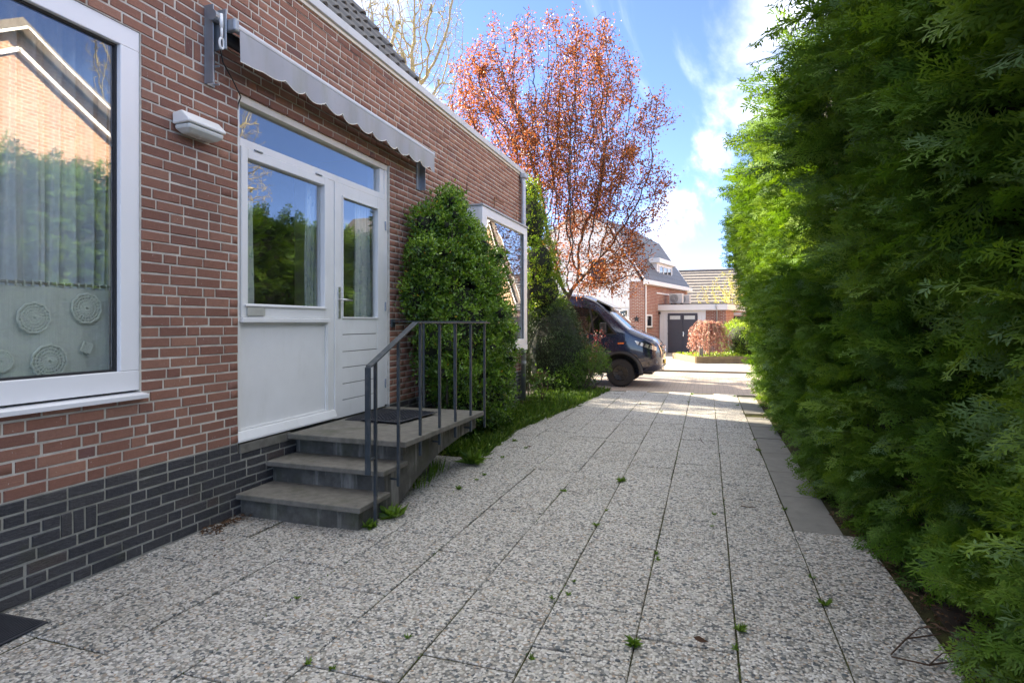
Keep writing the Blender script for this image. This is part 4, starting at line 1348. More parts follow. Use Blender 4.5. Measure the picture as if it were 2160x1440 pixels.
# ---- grass and herbs along the bed
gb = []
def bed(n):
    y = rng.uniform(5.4, 11.55, n)
    left = np.where(y < 9.7, -3.0, -3.2); right = np.interp(y, [5.4, 6.9, 9.0, 11.4], [-2.12, -2.26, -2.02, -1.84])
    x = left + (right - left) * np.sqrt(rng.random(n))
    return np.stack([x, y, np.full(n, -.035)], 1)
P = bed(9000)
D = np.stack([rng.normal(.15, .35, len(P)), rng.normal(0, .35, len(P)), rng.uniform(.5, 1.1, len(P))], 1)
V, F = leaves(P, D, rng.uniform(.06, .17, len(P)), .075, .1, .25)
mesh_np('grass', V, F, 'grass_leaf', None, rnd=np.repeat(rng.random(len(P)), 2), label='strip of grass and herbs in the bed between house and driveway', cat='grass', kind='stuff')
P = bed(3400); P[:, 2] += rng.uniform(.02, .10, len(P))
D = rng.normal(0, .7, P.shape) + np.array([.2, 0, .45])
V, F = leaves(P, D, rng.uniform(.025, .06, len(P)), .55, .15)
mesh_np('ground_cover', V, F, 'weed_leaf', None, rnd=np.repeat(rng.random(len(P)), 2), label='low leafy ground cover among the grass of the bed', cat='ground cover', kind='stuff')

# ---- single weeds and plants
def rosette(name, label, x, y, n, L, asp=.25, mat='weed_leaf', up=.5, group=None, z=0., cat='weed'):
    a = rng.uniform(0, 6.283, n)
    D = np.stack([np.cos(a), np.sin(a), rng.uniform(up * .4, up * 1.8, n)], 1)
    P = np.stack([x + rng.normal(0, L * .08, n), y + rng.normal(0, L * .08, n), np.full(n, z)], 1)
    V, F = leaves(P, D, L * rng.uniform(.5, 1.15, n), asp, .2, .25)
    V -= np.array([x, y, z])
    o = mesh_np(name, V, F, mat, None, rnd=np.repeat(rng.random(n), 2), label=label, cat=cat, group=group)
    o.location = (x, y, z)
    return o
x, y = on_z(995, 978)
rosette('leafy_plant', 'bushy bright green herb at the edge of the paving below the landing', x, y, 90, .17, .22, up=.8, cat='plant')
x, y = on_z(828, 1092)
rosette('leafy_plant', 'jagged dandelion growing against the side of the lowest step', x, y, 22, .15, .24, up=.8, cat='plant')
x, y = on_z(778, 1112)
rosette('leafy_plant', 'small round leaved weed at the front corner of the lowest step', x, y, 30, .07, .6, up=.7, cat='plant')
# bulbs coming up under the landing
for k, (x, y) in enumerate(((-2.22, 4.25), (-2.24, 4.55), (-2.3, 4.78))):
    n = 14
    P = np.stack([x + rng.normal(0, .03, n), y + rng.normal(0, .05, n), np.full(n, -.03)], 1)
    D = np.stack([rng.normal(.1, .12, n), rng.normal(0, .15, n), np.ones(n)], 1)
    V, F = leaves(P, D, rng.uniform(.12, .20, n), .08, .1, .05)
    V -= np.array([x, y, -.03])
    o = mesh_np('bulb_shoots', V, F, 'weed_leaf', None, rnd=np.repeat(rng.random(n), 2), label='clump of narrow green bulb leaves in the shade under the landing', cat='plant', group='bulb leaves under the landing')
    o.location = (x, y, -.03)
# hydrangea with dried flower heads
hx, hy = -2.62, 9.55
hyd = empty('hydrangea', (hx, hy, -.04), 'small hydrangea with dry brown flower heads near the downpipe', 'plant')
b = B(); heads = []
for k in range(8):
    tx, ty, tz = hx + rng.normal(0, .13), hy + rng.normal(0, .16), rng.uniform(.22, .48)
    b.tube([(hx + rng.normal(0, .03), hy + rng.normal(0, .03), -.04), ((hx + tx) / 2 + .02, (hy + ty) / 2, tz * .55), (tx, ty, tz)], [.006, .005, .004], 5)
    heads.append((tx, ty, tz))
b.build('stems', 'hedge_twig', hyd)
for k, (tx, ty, tz) in enumerate(heads[:3]):
    Pq = np.array([tx, ty, tz]) + unit(rng.normal(size=(90, 3))) * .055 * np.array([1.2, 1.2, .8])
    V, F = leaves(Pq, rng.normal(size=(90, 3)), .022, .8)
    mesh_np('flower_head', V, F, 'dead_leaf', hyd, rnd=np.full(180, .9))
Pq = np.concatenate([np.array(h_) + rng.normal(0, .07, (26, 3)) + np.array([0, 0, -.03]) for h_ in heads])
V, F = leaves(Pq, rng.normal(0, .6, Pq.shape) + np.array([0, 0, .5]), rng.uniform(.04, .08, len(Pq)), .6)
mesh_np('leaves', V, F, 'fresh_leaf', hyd, rnd=np.repeat(rng.random(len(Pq)), 2))
# weeds in the paving joints
spots = [(627, 1262, 1), (1338, 1360, 2), (1385, 1180, 1), (1312, 1015, 2), (1188, 1036, 1.3), (1258, 1108, 1.3), (1278, 1077, 1), (968, 1032, 1.6), (1005, 1012, 1), (1022, 1002, 1.2),
         (1505, 1085, 1), (1655, 1075, 1.2), (1740, 1275, 1.7), (1712, 1218, 1), (1560, 1330, 1.6), (1384, 1168, 1), (1198, 1255, 1), (1395, 868, 1.2), (1459, 832, 1.6), (1452, 848, 1.2), (1550, 836, 1.4), (1556, 855, 1.4),
         (1592, 928, 1.2), (1600, 950, 1.5), (1350, 852, 1), (1211, 1227, .8), (1165, 1263, .8), (1120, 1390, 1), (700, 1410, 1), (650, 1400, 1.1), (860, 1345, .9), (905, 1015, 1), (1085, 930, 1.6), (1110, 945, 1.2), (1060, 965, 1.2), (1553, 1370, 1), (1500, 1110, .8)]
for px, py, s_ in spots:
    x, y = on_z(px, py)
    rosette('joint_weed', 'tiny green weed rooted in a joint between the paving tiles', x, y, int(14 * s_), .027 * s_, .3, up=.7, group='weeds in the paving joints')
# moss cushions along the joints
n = 2600
lines = [.525 - TP * i for i in range(0, 7)]
xs = np.array(lines)[rng.integers(0, len(lines), n)] + rng.normal(0, .003, n)
ys = rng.uniform(1.2, 11.4, n)
keep = np.sin(ys * 2.7 + xs * 9) + rng.normal(0, .6, n) > .35
P = np.stack([xs, ys, np.full(n, -.008)], 1)[keep]
V, F = leaves(P, rng.normal(0, .5, P.shape) + np.array([0, 0, .7]), rng.uniform(.008, .017, len(P)), .5)
mesh_np('moss', V, F, 'grass_leaf', None, rnd=np.repeat(rng.uniform(0, .8, len(P)), 2), label='moss growing in the joints of the gravel tile driveway', cat='moss', kind='stuff')
# dead leaves by the steps and hedge
n = 150
P = np.stack([-3.05 + np.abs(rng.normal(0, .06, n)), rng.uniform(2.9, 3.22, n), rng.uniform(.002, .03, n)], 1)
V, F = leaves(P, rng.normal(0, 1, P.shape) * np.array([1, 1, .2]), rng.uniform(.015, .04, n), .5)
mesh_np('leaf_litter', V, F, 'dead_leaf', None, rnd=np.repeat(rng.random(n), 2), label='heap of brown leaf litter in the corner of plinth and lowest step', cat='leaf litter', kind='stuff')
n = 1500
y = rng.uniform(1.3, 4.6, n)
P = np.stack([np.interp(y, [1.3, 2.6, 3.4, 4.6], [.86, .93, .93, .80]) + np.abs(rng.normal(0, .16, n)), y, rng.uniform(-.02, .02, n)], 1)
V, F = leaves(P, rng.normal(0, 1, P.shape) * np.array([1, 1, .25]), rng.uniform(.012, .04, n), .35)
mesh_np('leaf_litter', V, F, 'dead_leaf', None, rnd=np.repeat(rng.random(n), 2), label='brown needles and dead leaves on the soil under the conifer hedge', cat='leaf litter', kind='stuff')
n = 200
P = np.stack([rng.uniform(-2.9, -2.1, n), rng.uniform(3.9, 5.6, n), np.full(n, -.02)], 1)
V, F = leaves(P, rng.normal(0, 1, P.shape) * np.array([1, 1, .25]), rng.uniform(.02, .06, n), .5)
mesh_np('leaf_litter', V, F, 'dead_leaf', None, rnd=np.repeat(rng.random(n), 2), label='brown leaf litter on the soil under the landing', cat='leaf litter', kind='stuff')
for k, (px, py, L_, dx, dy) in enumerate(((1462, 1345, .07, 1, -.5), (462, 1142, .04, 1, .3), (450, 1178, .045, -.4, 1), (1112, 942, .05, 1, .2))):
    x, y = on_z(px, py)
    V, F = leaves(np.array([[0, 0, .004]]), np.array([[dx, dy, .08]]), np.array([L_]), .4, .35)
    o = mesh_np('fallen_leaf', V, F, 'dead_leaf', None, rnd=[.3, .4], label='single curled brown leaf lying on the gravel tiles', cat='leaf', group='fallen leaves on the driveway')
    o.location = (x, y, .002)
# fallen twigs at the foot of the hedge
for k, (a, bq, cq, lab) in enumerate((((1880, 1385), (1912, 1352), (1985, 1342), 'forked dark twig lying on the tiles by the hedge'), ((1880, 1390), (1960, 1408), (2050, 1395), 'long thin dark twig lying at the hedge foot beside the forked one'),
                              ((1562, 1070), (1578, 1072), (1594, 1073), 'short brown stick lying on a gravel tile'), ((1477, 925), (1480, 932), (1484, 936), 'tiny bent stick on the far gravel tiles'))):
    P3 = [(*on_z(*q), .012) for q in (a, bq, cq)]
    b = B().tube(P3, [.003, .0038, .003], 5)
    if k < 2:
        m = Vector(P3[1]); b.tube([m, m + Vector((.06, .05, .03)), m + Vector((.14, .04, .05))], [.003, .0024, .0015], 5)
    b.build('twig', 'hedge_twig', None, label=lab, cat='twig', origin=P3[1])
# ================================================================= trees
def tree(name, label, cat, root, trunk, blobs, npts, step, di, dk, tip, barkmat, leaf=None, seed=1, sides=5, group=None, grav=.02, maxn=5000, e=2.4, leafn=6, leafL=.05, leafmat_='red_leaf', asp=.5, spread=.06, rr=(0, 1), sparse=None):
    global rng
    save = rng
    rng = np.random.default_rng(seed)
    pts = in_blobs(blobs, npts)
    pos, par = colonize(pts, [np.array(root) + np.array(q) for q in trunk], step, di, dk, maxn, grav)
    rad = radii(par, tip, e)
    ed = empty(name, root, label, cat, group)
    V, F = branch_mesh(pos, par, rad, sides)
    big = np.repeat(rad[par >= 0] > tip * 3.2, sides)
    mesh_np('trunk', V, F[big], barkmat, ed, smooth=True)
    cr_ = empty('crown', root); cr_.parent = ed; cr_.location = (0, 0, 0)
    bpy.data.objects.remove(cr_)
    mesh_np('twigs', V, F[~big], barkmat, ed, kind='stuff')
    if leafn:
        i = np.where((rad < tip * 2.6) & (par >= 0))[0]
        if sparse is not None:
            dens = sparse(pos[i]); i = i[rng.random(len(i)) < dens]
        a = pos[par[i]]; b = pos[i]
        k = rng.poisson(leafn, len(i))
        idx = np.repeat(np.arange(len(i)), k)
        u = rng.random((len(idx), 1))
        P = a[idx] * (1 - u) + b[idx] * u + rng.normal(0, spread, (len(idx), 3))
        D = unit(b[idx] - a[idx]) * .6 + rng.normal(0, .6, P.shape)
        V, F = leaves(P, D, leafL * rng.uniform(.6, 1.3, len(P)), asp, .2)
        mesh_np('crown', V, F, leafmat_, ed, rnd=np.repeat(np.clip(rng.uniform(rr[0], rr[1], len(P)), 0, 1), 2))
    rng = save
    return ed
# red leaved plum tree between house and van
TY = 13.35
def tb(px, py, rx, rz, ry, dy=0):
    x, z = on_y(px, py, TY + dy); return (x, TY + dy, z, rx, ry, rz)
rx_, rz_ = on_y(1182, 640, TY)
def plum_density(p):
    f = np.sin(p[:, 0] * 2.3 + 1.1) * np.sin(p[:, 2] * 1.9 + .4) + .7 * np.sin(p[:, 0] * 4.1 - p[:, 2] * 3.3) + .5 * np.sin(p[:, 1] * 2.7 + p[:, 2] * 2.2)
    return np.clip(.66 + .38 * f - .07 * (p[:, 2] - 5), .22, 1.0)
plum = tree('plum_tree', 'plum tree with coppery red spring leaves standing in front of the dark blue van', 'tree', (rx_, TY, -.25),
     [(0, 0, 0), (0, 0, .4), (.02, 0, .8), (.05, 0, 1.2), (.08, .02, 1.6), (.12, .02, 2.0)],
     [tb(1200, 330, 1.55, 1.9, 1.6), tb(1050, 260, 1.1, 1.5, 1.2, .3), tb(1240, 170, 1.1, 1.4, 1.1), tb(1065, 120, .75, .9, .8), tb(1120, 90, .5, .8, .6), tb(1330, 400, 1.0, 1.1, .9, -.2), tb(1375, 420, .4, .6, .5), tb(985, 250, .5, 1.3, .7), tb(1300, 540, .85, .7, .9, -.3), tb(1240, 560, .9, .6, .9, -.4),
      tb(1360, 230, .5, .55, .6), tb(1385, 195, .35, .25, .35), tb(1000, 170, .5, .9, .6), tb(1190, 60, .35, .35, .4), tb(1275, 60, .3, .5, .4), tb(1010, 330, .5, .9, .7), tb(1250, 600, .6, .3, .5, -.5), tb(1150, 480, .8, 1.2, .8)] + [tb(px_, py_, .22, .30, .25) for px_, py_ in ((1045, 45), (1100, 30), (1165, 35), (1215, 28), (1278, 30), (965, 140), (955, 215), (1325, 130), (1375, 300), (1400, 380), (1395, 470), (1340, 600), (1300, 610), (1415, 245))],
     9000, .12, 1.5, .17, .0050, 'bark_red', seed=11, maxn=16000, leafn=22.0, leafL=.062, leafmat_='red_leaf', asp=.5, spread=.09, sparse=plum_density, e=2.9, grav=-.02)
# low drooping shoot with purple leaves in front of the van door
xs_, zs_ = on_y(1235, 725, 12.9)
b = B(); PL = []
e = empty('purple_shoots', (xs_, 12.9, -.2), 'upright purple leaved shoots growing in front of the van door', 'shrub')
for k in range(9):
    tpx, tpy = random.uniform(1215, 1285), random.uniform(688, 745)
    tx, tz = on_y(tpx, tpy, 12.9 + random.uniform(-.2, .2))
    pts = [Vector((xs_ - .08 + random.gauss(0, .05), 12.9, -.2)), Vector(((xs_ * .6 + tx * .4), 12.9 + random.gauss(0, .08), zs_ * .45)), Vector((tx, 12.9 + random.gauss(0, .1), tz))]
    b.tube(pts, [.008, .006, .003], 5)
    for q in range(90):
        u = random.uniform(.35, 1)
        p = pts[0].lerp(pts[1], min(1, u * 2)) if u < .5 else pts[1].lerp(pts[2], u * 2 - 1)
        PL.append(tuple(p + Vector(rng.normal(0, .035, 3))))
b.build('stems', 'bark_red', e)
PL = np.array(PL)
V, F = leaves(PL, rng.normal(0, .7, PL.shape) + np.array([0, 0, .4]), rng.uniform(.025, .055, len(PL)), .5)
mesh_np('leaves', V, F, 'purple_leaf', e, rnd=np.repeat(rng.random(len(PL)), 2))

# leafless trees behind the house
def bare(name, label, px, pz, Y, h, seed, spreadx, lean=0.):
    x, _ = on_y(px, 150, Y)
    bl_ = [(x + lean * .5, Y, h * .55, spreadx, spreadx, h * .28), (x + lean, Y, h * .85, spreadx * .8, spreadx * .8, h * .25), (x + lean * .3, Y, h * .38, spreadx * .9, spreadx * .9, h * .12)]
    tr = [(0, 0, 0)] + [(lean * .6 * (k / 14) ** 1.5, 0, h * .62 * k / 14) for k in range(1, 15)]
    return tree(name, label, 'tree', (x, Y, -.25), tr, bl_, 6500, .26, 3.0, .25, .008, 'bark_pale', seed=seed, maxn=9000, leafn=1.6, leafL=.045, leafmat_='bud_leaf', asp=.5, spread=.05, e=2.3, grav=.04)
bt1 = bare('bare_tree', 'tall leafless tree with a pale lichen covered trunk behind the house roof', 866, 0, 21., 15., 31, 2.6, .3)
bt2 = bare('bare_tree', 'slender leafless tree with thin forking stems next to the roof verge', 808, 0, 18.5, 13., 37, 1.7, -.4)
def copy_tree(o, loc, rot, label, group=None, scale=1.):
    c = o.copy(); COL.objects.link(c); c.location = loc; c.rotation_euler = (0, 0, rot); c.scale = (scale,) * 3
    c['label'] = label
    for ch_ in o.children:
        d = ch_.copy(); COL.objects.link(d); d.parent = c
    return c
copy_tree(bt1, (13.5, 19.5, -.3), 1.2, 'spreading leafless tree behind the conifer hedge, mirrored in the door panes', scale=.9)
copy_tree(bt2, (11.5, 14.5, -.3), 2.2, 'leafless tree beside the tan brick neighbour house, mirrored in the fixed pane', scale=.9)
copy_tree(bt1, (17.0, 47.0, -.3), 2.9, 'leafless tree far behind the hedge, mirrored in the bay window', scale=.9)

# unseen evergreen added behind the house to shade the driveway end and hedge
shrub('shade_evergreen', 'tall dark evergreen tree added unseen behind the house for its shade', 'tree', (-13.2, 13.5, -.3),
      [(-13.2, 13.5, 4.6, 2.2, 2.0, 2.6), (-13.2, 13.4, 8.0, 2.1, 2.0, 2.4), (-13.1, 13.6, 10.6, 1.5, 1.6, 1.7), (-13.0, 13.3, 12.2, .9, 1.0, .9)], 12000, .17, 'yew_leaf', .4, .6, .3, core=False, stems=14, upw=.3)
# ================================================================= van
t = NT('van_paint')
t.pbr((.0045, .0075, .030), .22, None, 0, .5, 1.0, Coat_Roughness=.03)
simple('van_black', (.012, .012, .013), .5, .1, 12, .15, 90, obj=True)
simple('tyre', (.014, .014, .014), .85, .15, 30, .4, 120, obj=True)
simple('rim_black', (.010, .010, .011), .35, .1, obj=True)
simple('chrome', (.62, .62, .63), .12, .02, metal=1.0, obj=True)
simple('amber', (.55, .13, .01), .3, .05, obj=True)
simple('lamp_clear', (.55, .57, .60), .08, .25, 30, metal=.6, obj=True)
glassmat('van_glass', .06, (.30, .34, .33))
van = empty('van', (-2.09, 15.94, -.30), 'dark blue high roof van with chunky black off road wheels parked on the street', 'van', local=True)
KX = [-4.75, -4.6, -1.5, -.95, -.62, -.42, -.1, .20, .28, .60, .82, .93, .985, 1.01]
HW = [.90, .97, .985, .985, .985, .985, .985, .98, .975, .955, .895, .80, .70, .55]
ZB = [.45, .38, .36, .36, .36, .36, .36, .37, .37, .37, .38, .40, .43, .50]
ZTP = [2.28, 2.38, 2.40, 2.34, 2.20, 2.04, 1.755, 1.475, 1.435, 1.295, 1.20, 1.12, 1.02, .86]
def P_(x):
    return np.interp(x, KX, HW), np.interp(x, KX, ZB), np.interp(x, KX, ZTP)
def half(x):
    hw, zb, zt = P_(x)
    zs = min(1.36, zt - .16)
    ht = hw - max(0, zt - .10 - zs) * .15
    return [(0, zb), (hw * .80, zb), (hw - .03, zb + .05), (hw, zb + .16), (hw + .004, (zb + zs) * .5 + .05), (hw, zs), (ht, zt - .11), (ht - .025, zt - .05), (ht - .08, zt - .012), (ht * .62, zt + .014), (0, zt + .024)]
xs = sorted(set(list(np.linspace(-4.75, -1.5, 12)) + list(np.linspace(-1.5, -.3, 13)) + list(np.linspace(-.3, 1.01, 30))))
sm = lambda x: np.mean([[half(min(1.01, max(-4.75, x + d)))[k] for k in range(11)] for d in (-.05, -.025, 0, .025, .05)], axis=0)
pts = []
for x in xs:
    h_ = sm(x)
    loop = [(x, -y, z) for y, z in h_] + [(x, y, z) for y, z in h_[-2:0:-1]]
    pts += loop
n = 20
b = B()
b.add(pts, [(i * n + k, i * n + (k + 1) % n, (i + 1) * n + (k + 1) % n, (i + 1) * n + k) for i in range(len(xs) - 1) for k in range(n)] + [tuple(range(n)), tuple((len(xs) - 1) * n + k for k in range(n - 1, -1, -1))])
body = b.build('body', 'van_paint', van, smooth=True)
cut = B().tube([(0, -1.3, .36), (0, 1.3, .36)], .475, 40).tube([(-3.66, -1.3, .36), (-3.66, 1.3, .36)], .475, 40).build('cutter', 'van_paint', van)
m = body.modifiers.new('b', 'BOOLEAN'); m.object = cut; m.operation = 'DIFFERENCE'; m.solver = 'EXACT'
dg = bpy.context.evaluated_depsgraph_get(); dg.update()
nm_ = bpy.data.meshes.new_from_object(body.evaluated_get(dg))
body.modifiers.clear(); body.data = nm_
bpy.data.objects.remove(cut)
def side_y(x, z):
    h_ = sm(x)
    zs_ = [q[1] for q in h_]; ys_ = [q[0] for q in h_]
    return float(np.interp(z, zs_[2:8], ys_[2:8]))
def side_patch(name, poly, mat, parent, off=.006, sides=(-1, 1), nn=8):
    """four-corner patch (x,z) laid on the body side"""
    out = []
    for s_ in sides:
        b = B(); g = []
        for i in range(nn):
            u = i / (nn - 1)
            for j in range(nn):
                v = j / (nn - 1)
                x = (poly[0][0] * (1 - u) + poly[1][0] * u) * (1 - v) + (poly[3][0] * (1 - u) + poly[2][0] * u) * v
                z = (poly[0][1] * (1 - u) + poly[1][1] * u) * (1 - v) + (poly[3][1] * (1 - u) + poly[2][1] * u) * v
                g.append((x, s_ * (side_y(x, z) + off), z))
        b.grid(g, nn, nn)
        out.append(b.build(name, mat, parent, smooth=True, recalc=False))
    return out
side_patch('side_window', [(-1.32, 1.36), (-.70, 1.36), (-.82, 2.02), (-1.32, 2.06)], 'van_glass', van)
side_patch('quarter_window', [(-.66, 1.36), (-.16, 1.36), (-.56, 1.86), (-.76, 2.00)], 'van_glass', van)
side_patch('rear_side_window', [(-2.6, 1.40), (-1.44, 1.38), (-1.44, 2.06), (-2.6, 2.08)], 'van_glass', van)
side_patch('window_surround', [(-1.36, 1.325), (-.06, 1.325), (-.575, 1.945), (-1.36, 2.10)], 'van_black', van, .003)
side_patch('indicator', [(-.06, 1.085), (.10, 1.095), (.10, 1.135), (-.06, 1.125)], 'amber', van, .012)
side_patch('side_moulding', [(-3.1, .60), (-.52, .60), (-.52, .70), (-3.1, .70)], 'van_black', van, .014)
side_patch('sill_panel', [(-3.15, .37), (-.50, .37), (-.50, .44), (-3.15, .44)], 'van_black', van, .010)
side_patch('door_seam', [(-.52, .46), (-.51, .46), (-.51, 1.32), (-.52, 1.32)], 'van_black', van, .003)
side_patch('door_seam', [(-1.385, .46), (-1.375, .46), (-1.375, 2.2), (-1.385, 2.2)], 'van_black', van, .003)
side_patch('door_handle', [(-1.30, 1.13), (-1.12, 1.13), (-1.12, 1.165), (-1.30, 1.165)], 'van_black', van, .02)
hl = side_patch('headlight', [(.42, 1.085), (.90, .92), (.895, 1.025), (.36, 1.185)], 'lamp_clear', van, .010)
for s_, o in zip((-1, 1), hl):
    b = B()
    for q in (.48, .60, .72):
        z_ = 1.12 - (q - .42) * .28
        b.obox((q, s_ * (side_y(q, z_) + .012), z_), .02, .006, .045, (0, .4, 0))
    b.build('lamp_divider', 'van_black', o)
# windscreen following the loft
g = []
for i in range(14):
    x = .19 - (.19 + .43) * i / 13
    h_ = sm(x)
    prof_ = [(-h_[7][0] * .98, h_[7][1]), (-h_[8][0] * .95, h_[8][1]), (-h_[9][0], h_[9][1]), (0, h_[10][1]), (h_[9][0], h_[9][1]), (h_[8][0] * .95, h_[8][1]), (h_[7][0] * .98, h_[7][1])]
    g += [(x + .006, y, z + .012) for y, z in prof_]
B().grid(g, 14, 7).build('windscreen', 'van_glass', van, smooth=True, recalc=False)
B().bar((.16, -.55, 1.515), (.02, .10, 1.66), .02, .012).build('wiper', 'van_black', van)
B().bar((.16, .30, 1.535), (.05, .75, 1.60), .02, .012).build('wiper', 'van_black', van)
B().add([(-.62, -.80, 2.24), (-.62, .80, 2.24), (-.20, .74, 2.03), (-.20, -.74, 2.03), (-.64, -.80, 2.20), (-.64, .80, 2.20), (-.22, .74, 2.005), (-.22, -.74, 2.005)],
        [(0, 1, 2, 3), (7, 6, 5, 4), (0, 3, 7, 4), (1, 5, 6, 2), (3, 2, 6, 7), (0, 4, 5, 1)]).build('sun_visor', 'chrome', van, bevel=.008)
# bonnet seam, grille, bumper
for s_ in (-1, 1):
    B().tube([(.22, s_ * .80, 1.462), (.55, s_ * .80, 1.325), (.80, s_ * .72, 1.222)], .006, 5).build('bonnet_seam', 'van_black', van)
b = B().add([(1.005, -.42, .76), (1.005, .42, .76), (.985, .52, 1.06), (.985, -.52, 1.06), (.90, -.42, .76), (.90, .42, .76), (.88, .52, 1.06), (.88, -.52, 1.06)], [(0, 1, 2, 3), (7, 6, 5, 4), (0, 4, 5, 1), (1, 5, 6, 2), (2, 6, 7, 3), (3, 7, 4, 0)])
gr = b.build('grille', 'van_black', van, bevel=.01)
for q in range(4):
    z = .80 + q * .07
    hw_ = .42 + .1 * (z - .76) / .3
    B().box(.985, 1.04 - q * .006, -hw_, hw_, z, z + .022).build('grille_bar', 'chrome', gr, bevel=.004)
b = B().tube([(1.048, .10 * math.sin(a), .91 + .10 * math.cos(a)) for a in [6.2832 * i / 20 for i in range(21)]], .009, 6, cap=False)
for q in range(3):
    a = q * 2.0944
    b.bar((1.048, 0, .91), (1.048, .095 * math.sin(a), .91 + .095 * math.cos(a)), .016, .012, (1, 0, 0))
b.build('emblem', 'chrome', gr)
prof_ = [(.52, .36), (.86, .42), (1.0, .50), (1.03, .60), (1.0, .66), (.9, .70)]
b = B()
g = []
for k in range(17):
    v = -1 + 2 * k / 16
    dx = -.32 * abs(v) ** 3.2
    g += [(x + dx * (.4 + .6 * (x > .8)), v * (.96 if x < 1 else .93), z) for x, z in prof_]
B().grid(g, 17, 6).build('front_bumper', 'van_paint', van, smooth=True, thick=.02)
B().box(.98, 1.05, -.55, .55, .42, .53).build('skid_plate', 'chrome', van, bevel=.015)
B().box(1.035, 1.05, -.26, .26, .56, .67).build('number_plate', simple('plate_yellow', (.60, .42, .02), .5, .03), van)
for s_ in (-1, 1):
    B().tube([(.80, s_ * .80, .62), (.90, s_ * .78, .62)], .05, 12).build('fog_lamp', 'lamp_clear', van)
for s_ in (-1, 1):
    b = B().box(-.50, -.34, s_ * 1.06 - .07, s_ * 1.06 + .07, 1.36, 1.64)
    mo = b.build('mirror', 'van_black', van, bevel=.03, seg=3)
    B().bar((-.36, s_ * .96, 1.40), (-.40, s_ * 1.04, 1.42), .05, .06).build('mirror_arm', 'van_black', mo)
# arches, wheels
def wheel(x, s_):
    y0 = s_ * .985
    c = (x, 0, .355)
    b = B().lathe([(.21, -.125), (.30, -.132), (.338, -.118), (.352, -.08), (.355, 0), (.352, .08), (.338, .118), (.30, .132), (.21, .125)], (x, s_ * .865, .355), 40, axis=1)
    for k in range(40):
        a = 6.2832 * k / 40
        for q in (-1, 1):
            b.obox((x + .352 * math.sin(a), s_ * .865 + q * .075, .355 + .352 * math.cos(a)), .012, .035, .010, (0, a, 0))
    w_ = empty('wheel', (0, 0, 0), local=True); w_.parent = van; LOC[w_.name] = (0, 0, 0)
    b.build('tyre', 'tyre', w_, smooth=False)
    rim = B().lathe([(.215, -.11 * 1), (.215, .11), (.195, .112), (.185, .075), (.07, .055), (.065, .085), (.03, .092), (.001, .092)] if s_ > 0 else [(.215, .11), (.215, -.11), (.195, -.112), (.185, -.075), (.07, -.055), (.065, -.085), (.03, -.092), (.001, -.092)], (x, s_ * .865, .355), 32, axis=1)
    ro = rim.build('rim', 'rim_black', w_, smooth=False)
    b = B()
    for k in range(8):
        a = 6.2832 * k / 8
        b.bar((x + .06 * math.sin(a), s_ * (.865 + .085), .355 + .06 * math.cos(a)), (x + .19 * math.sin(a), s_ * (.865 + .105), .355 + .19 * math.cos(a)), .035, .02, (0, 1, 0))
    b.build('spokes', 'rim_black', ro, bevel=.004)
    B().tube([(x, s_ * .955, .355), (x, s_ * .962, .355)], .038, 14).build('hub_cap', 'van_black', ro)
    arc = [(x + .485 * math.cos(a), s_ * 1.0, .36 + .485 * math.sin(a)) for a in np.linspace(-.12, math.pi + .12, 26)]
    arc2 = [(x + .575 * math.cos(a), s_ * .985, .36 + .565 * math.sin(a)) for a in np.linspace(-.06, math.pi + .06, 26)]
    arc3 = [(x + .47 * math.cos(a), s_ * .93, .36 + .47 * math.sin(a)) for a in np.linspace(-.12, math.pi + .12, 26)]
    bb = B(); g = []
    for i in range(26):
        mid = [(arc[i][k] + arc2[i][k]) / 2 for k in range(3)]; mid[1] = s_ * 1.03
        g += [arc2[i], tuple(mid), (arc[i][0], s_ * 1.025, arc[i][2]), arc3[i]]
    bb.grid(g, 26, 4).build('wheel_arch_flare', 'van_black', van, smooth=True, thick=.006, recalc=False)
    bb = B().tube([(x, s_ * .30, .36), (x, s_ * .96, .36)], .474, 30, cap=False)
    bb.add([(x + .474 * math.cos(a), s_ * .30, .36 + .474 * math.sin(a)) for a in np.linspace(0, 6.2832, 24, endpoint=False)], [tuple(range(24))])
    bb.v = [(a, c2, min(max(d, .36), 9)) if d < .36 else (a, c2, d) for a, c2, d in bb.v]
    bb.build('wheel_well', 'van_black', van)
for x in (0, -3.66):
    for s_ in (-1, 1):
        wheel(x, s_)
B().tube([(0, -.8, .355), (0, .8, .355)], .05, 8).build('axle', 'van_black', van)
B().box(-4.4, .75, -.5, .5, .30, .42).build('underbody', 'van_black', van)
# ================================================================= house and garage over the street
FZ = -.243
hs = empty('white_gabled_house', (-2.954, 29.48, FZ), 'house with white boarded gable, red brick side wall and steep slate grey mansard roof', 'house', rotz=R(-13), local=True)
HL, HD, EV = 8.1, 7.0, 3.62
B().box(-.25, 0, .0, HL, -.1, EV).build('side_wall', 'far_brick', hs)
B().box(-.74, -.251, -.0, .25, -.1, EV).build('corner_pier', 'far_brick', hs)
B().box(-HD, -.741, .06, .25, -.1, 2.33).build('front_wall', 'far_white', hs)
B().box(-HD, -.252, HL - .25, HL - .002, -.1, EV).build('rear_wall', 'far_brick', hs)
B().box(-HD, -HD + .25, .252, HL - .252, -.1, EV).build('left_wall', 'far_brick', hs)
M1, M2 = (-1.85, 6.45), (-3.5, 7.45)
poly = [(-.741, 2.34), (-.741, EV), (-.12, EV), (M1[0], M1[1] - .08), (M2[0], M2[1] - .08), (-HD - M1[0], M1[1] - .08), (-HD + .12, EV), (-HD + .02, 2.34)]
B().prism([(x, z) for x, z in poly], 1, .02, .24).build('gable', 'far_white', hs)
k = -6.9
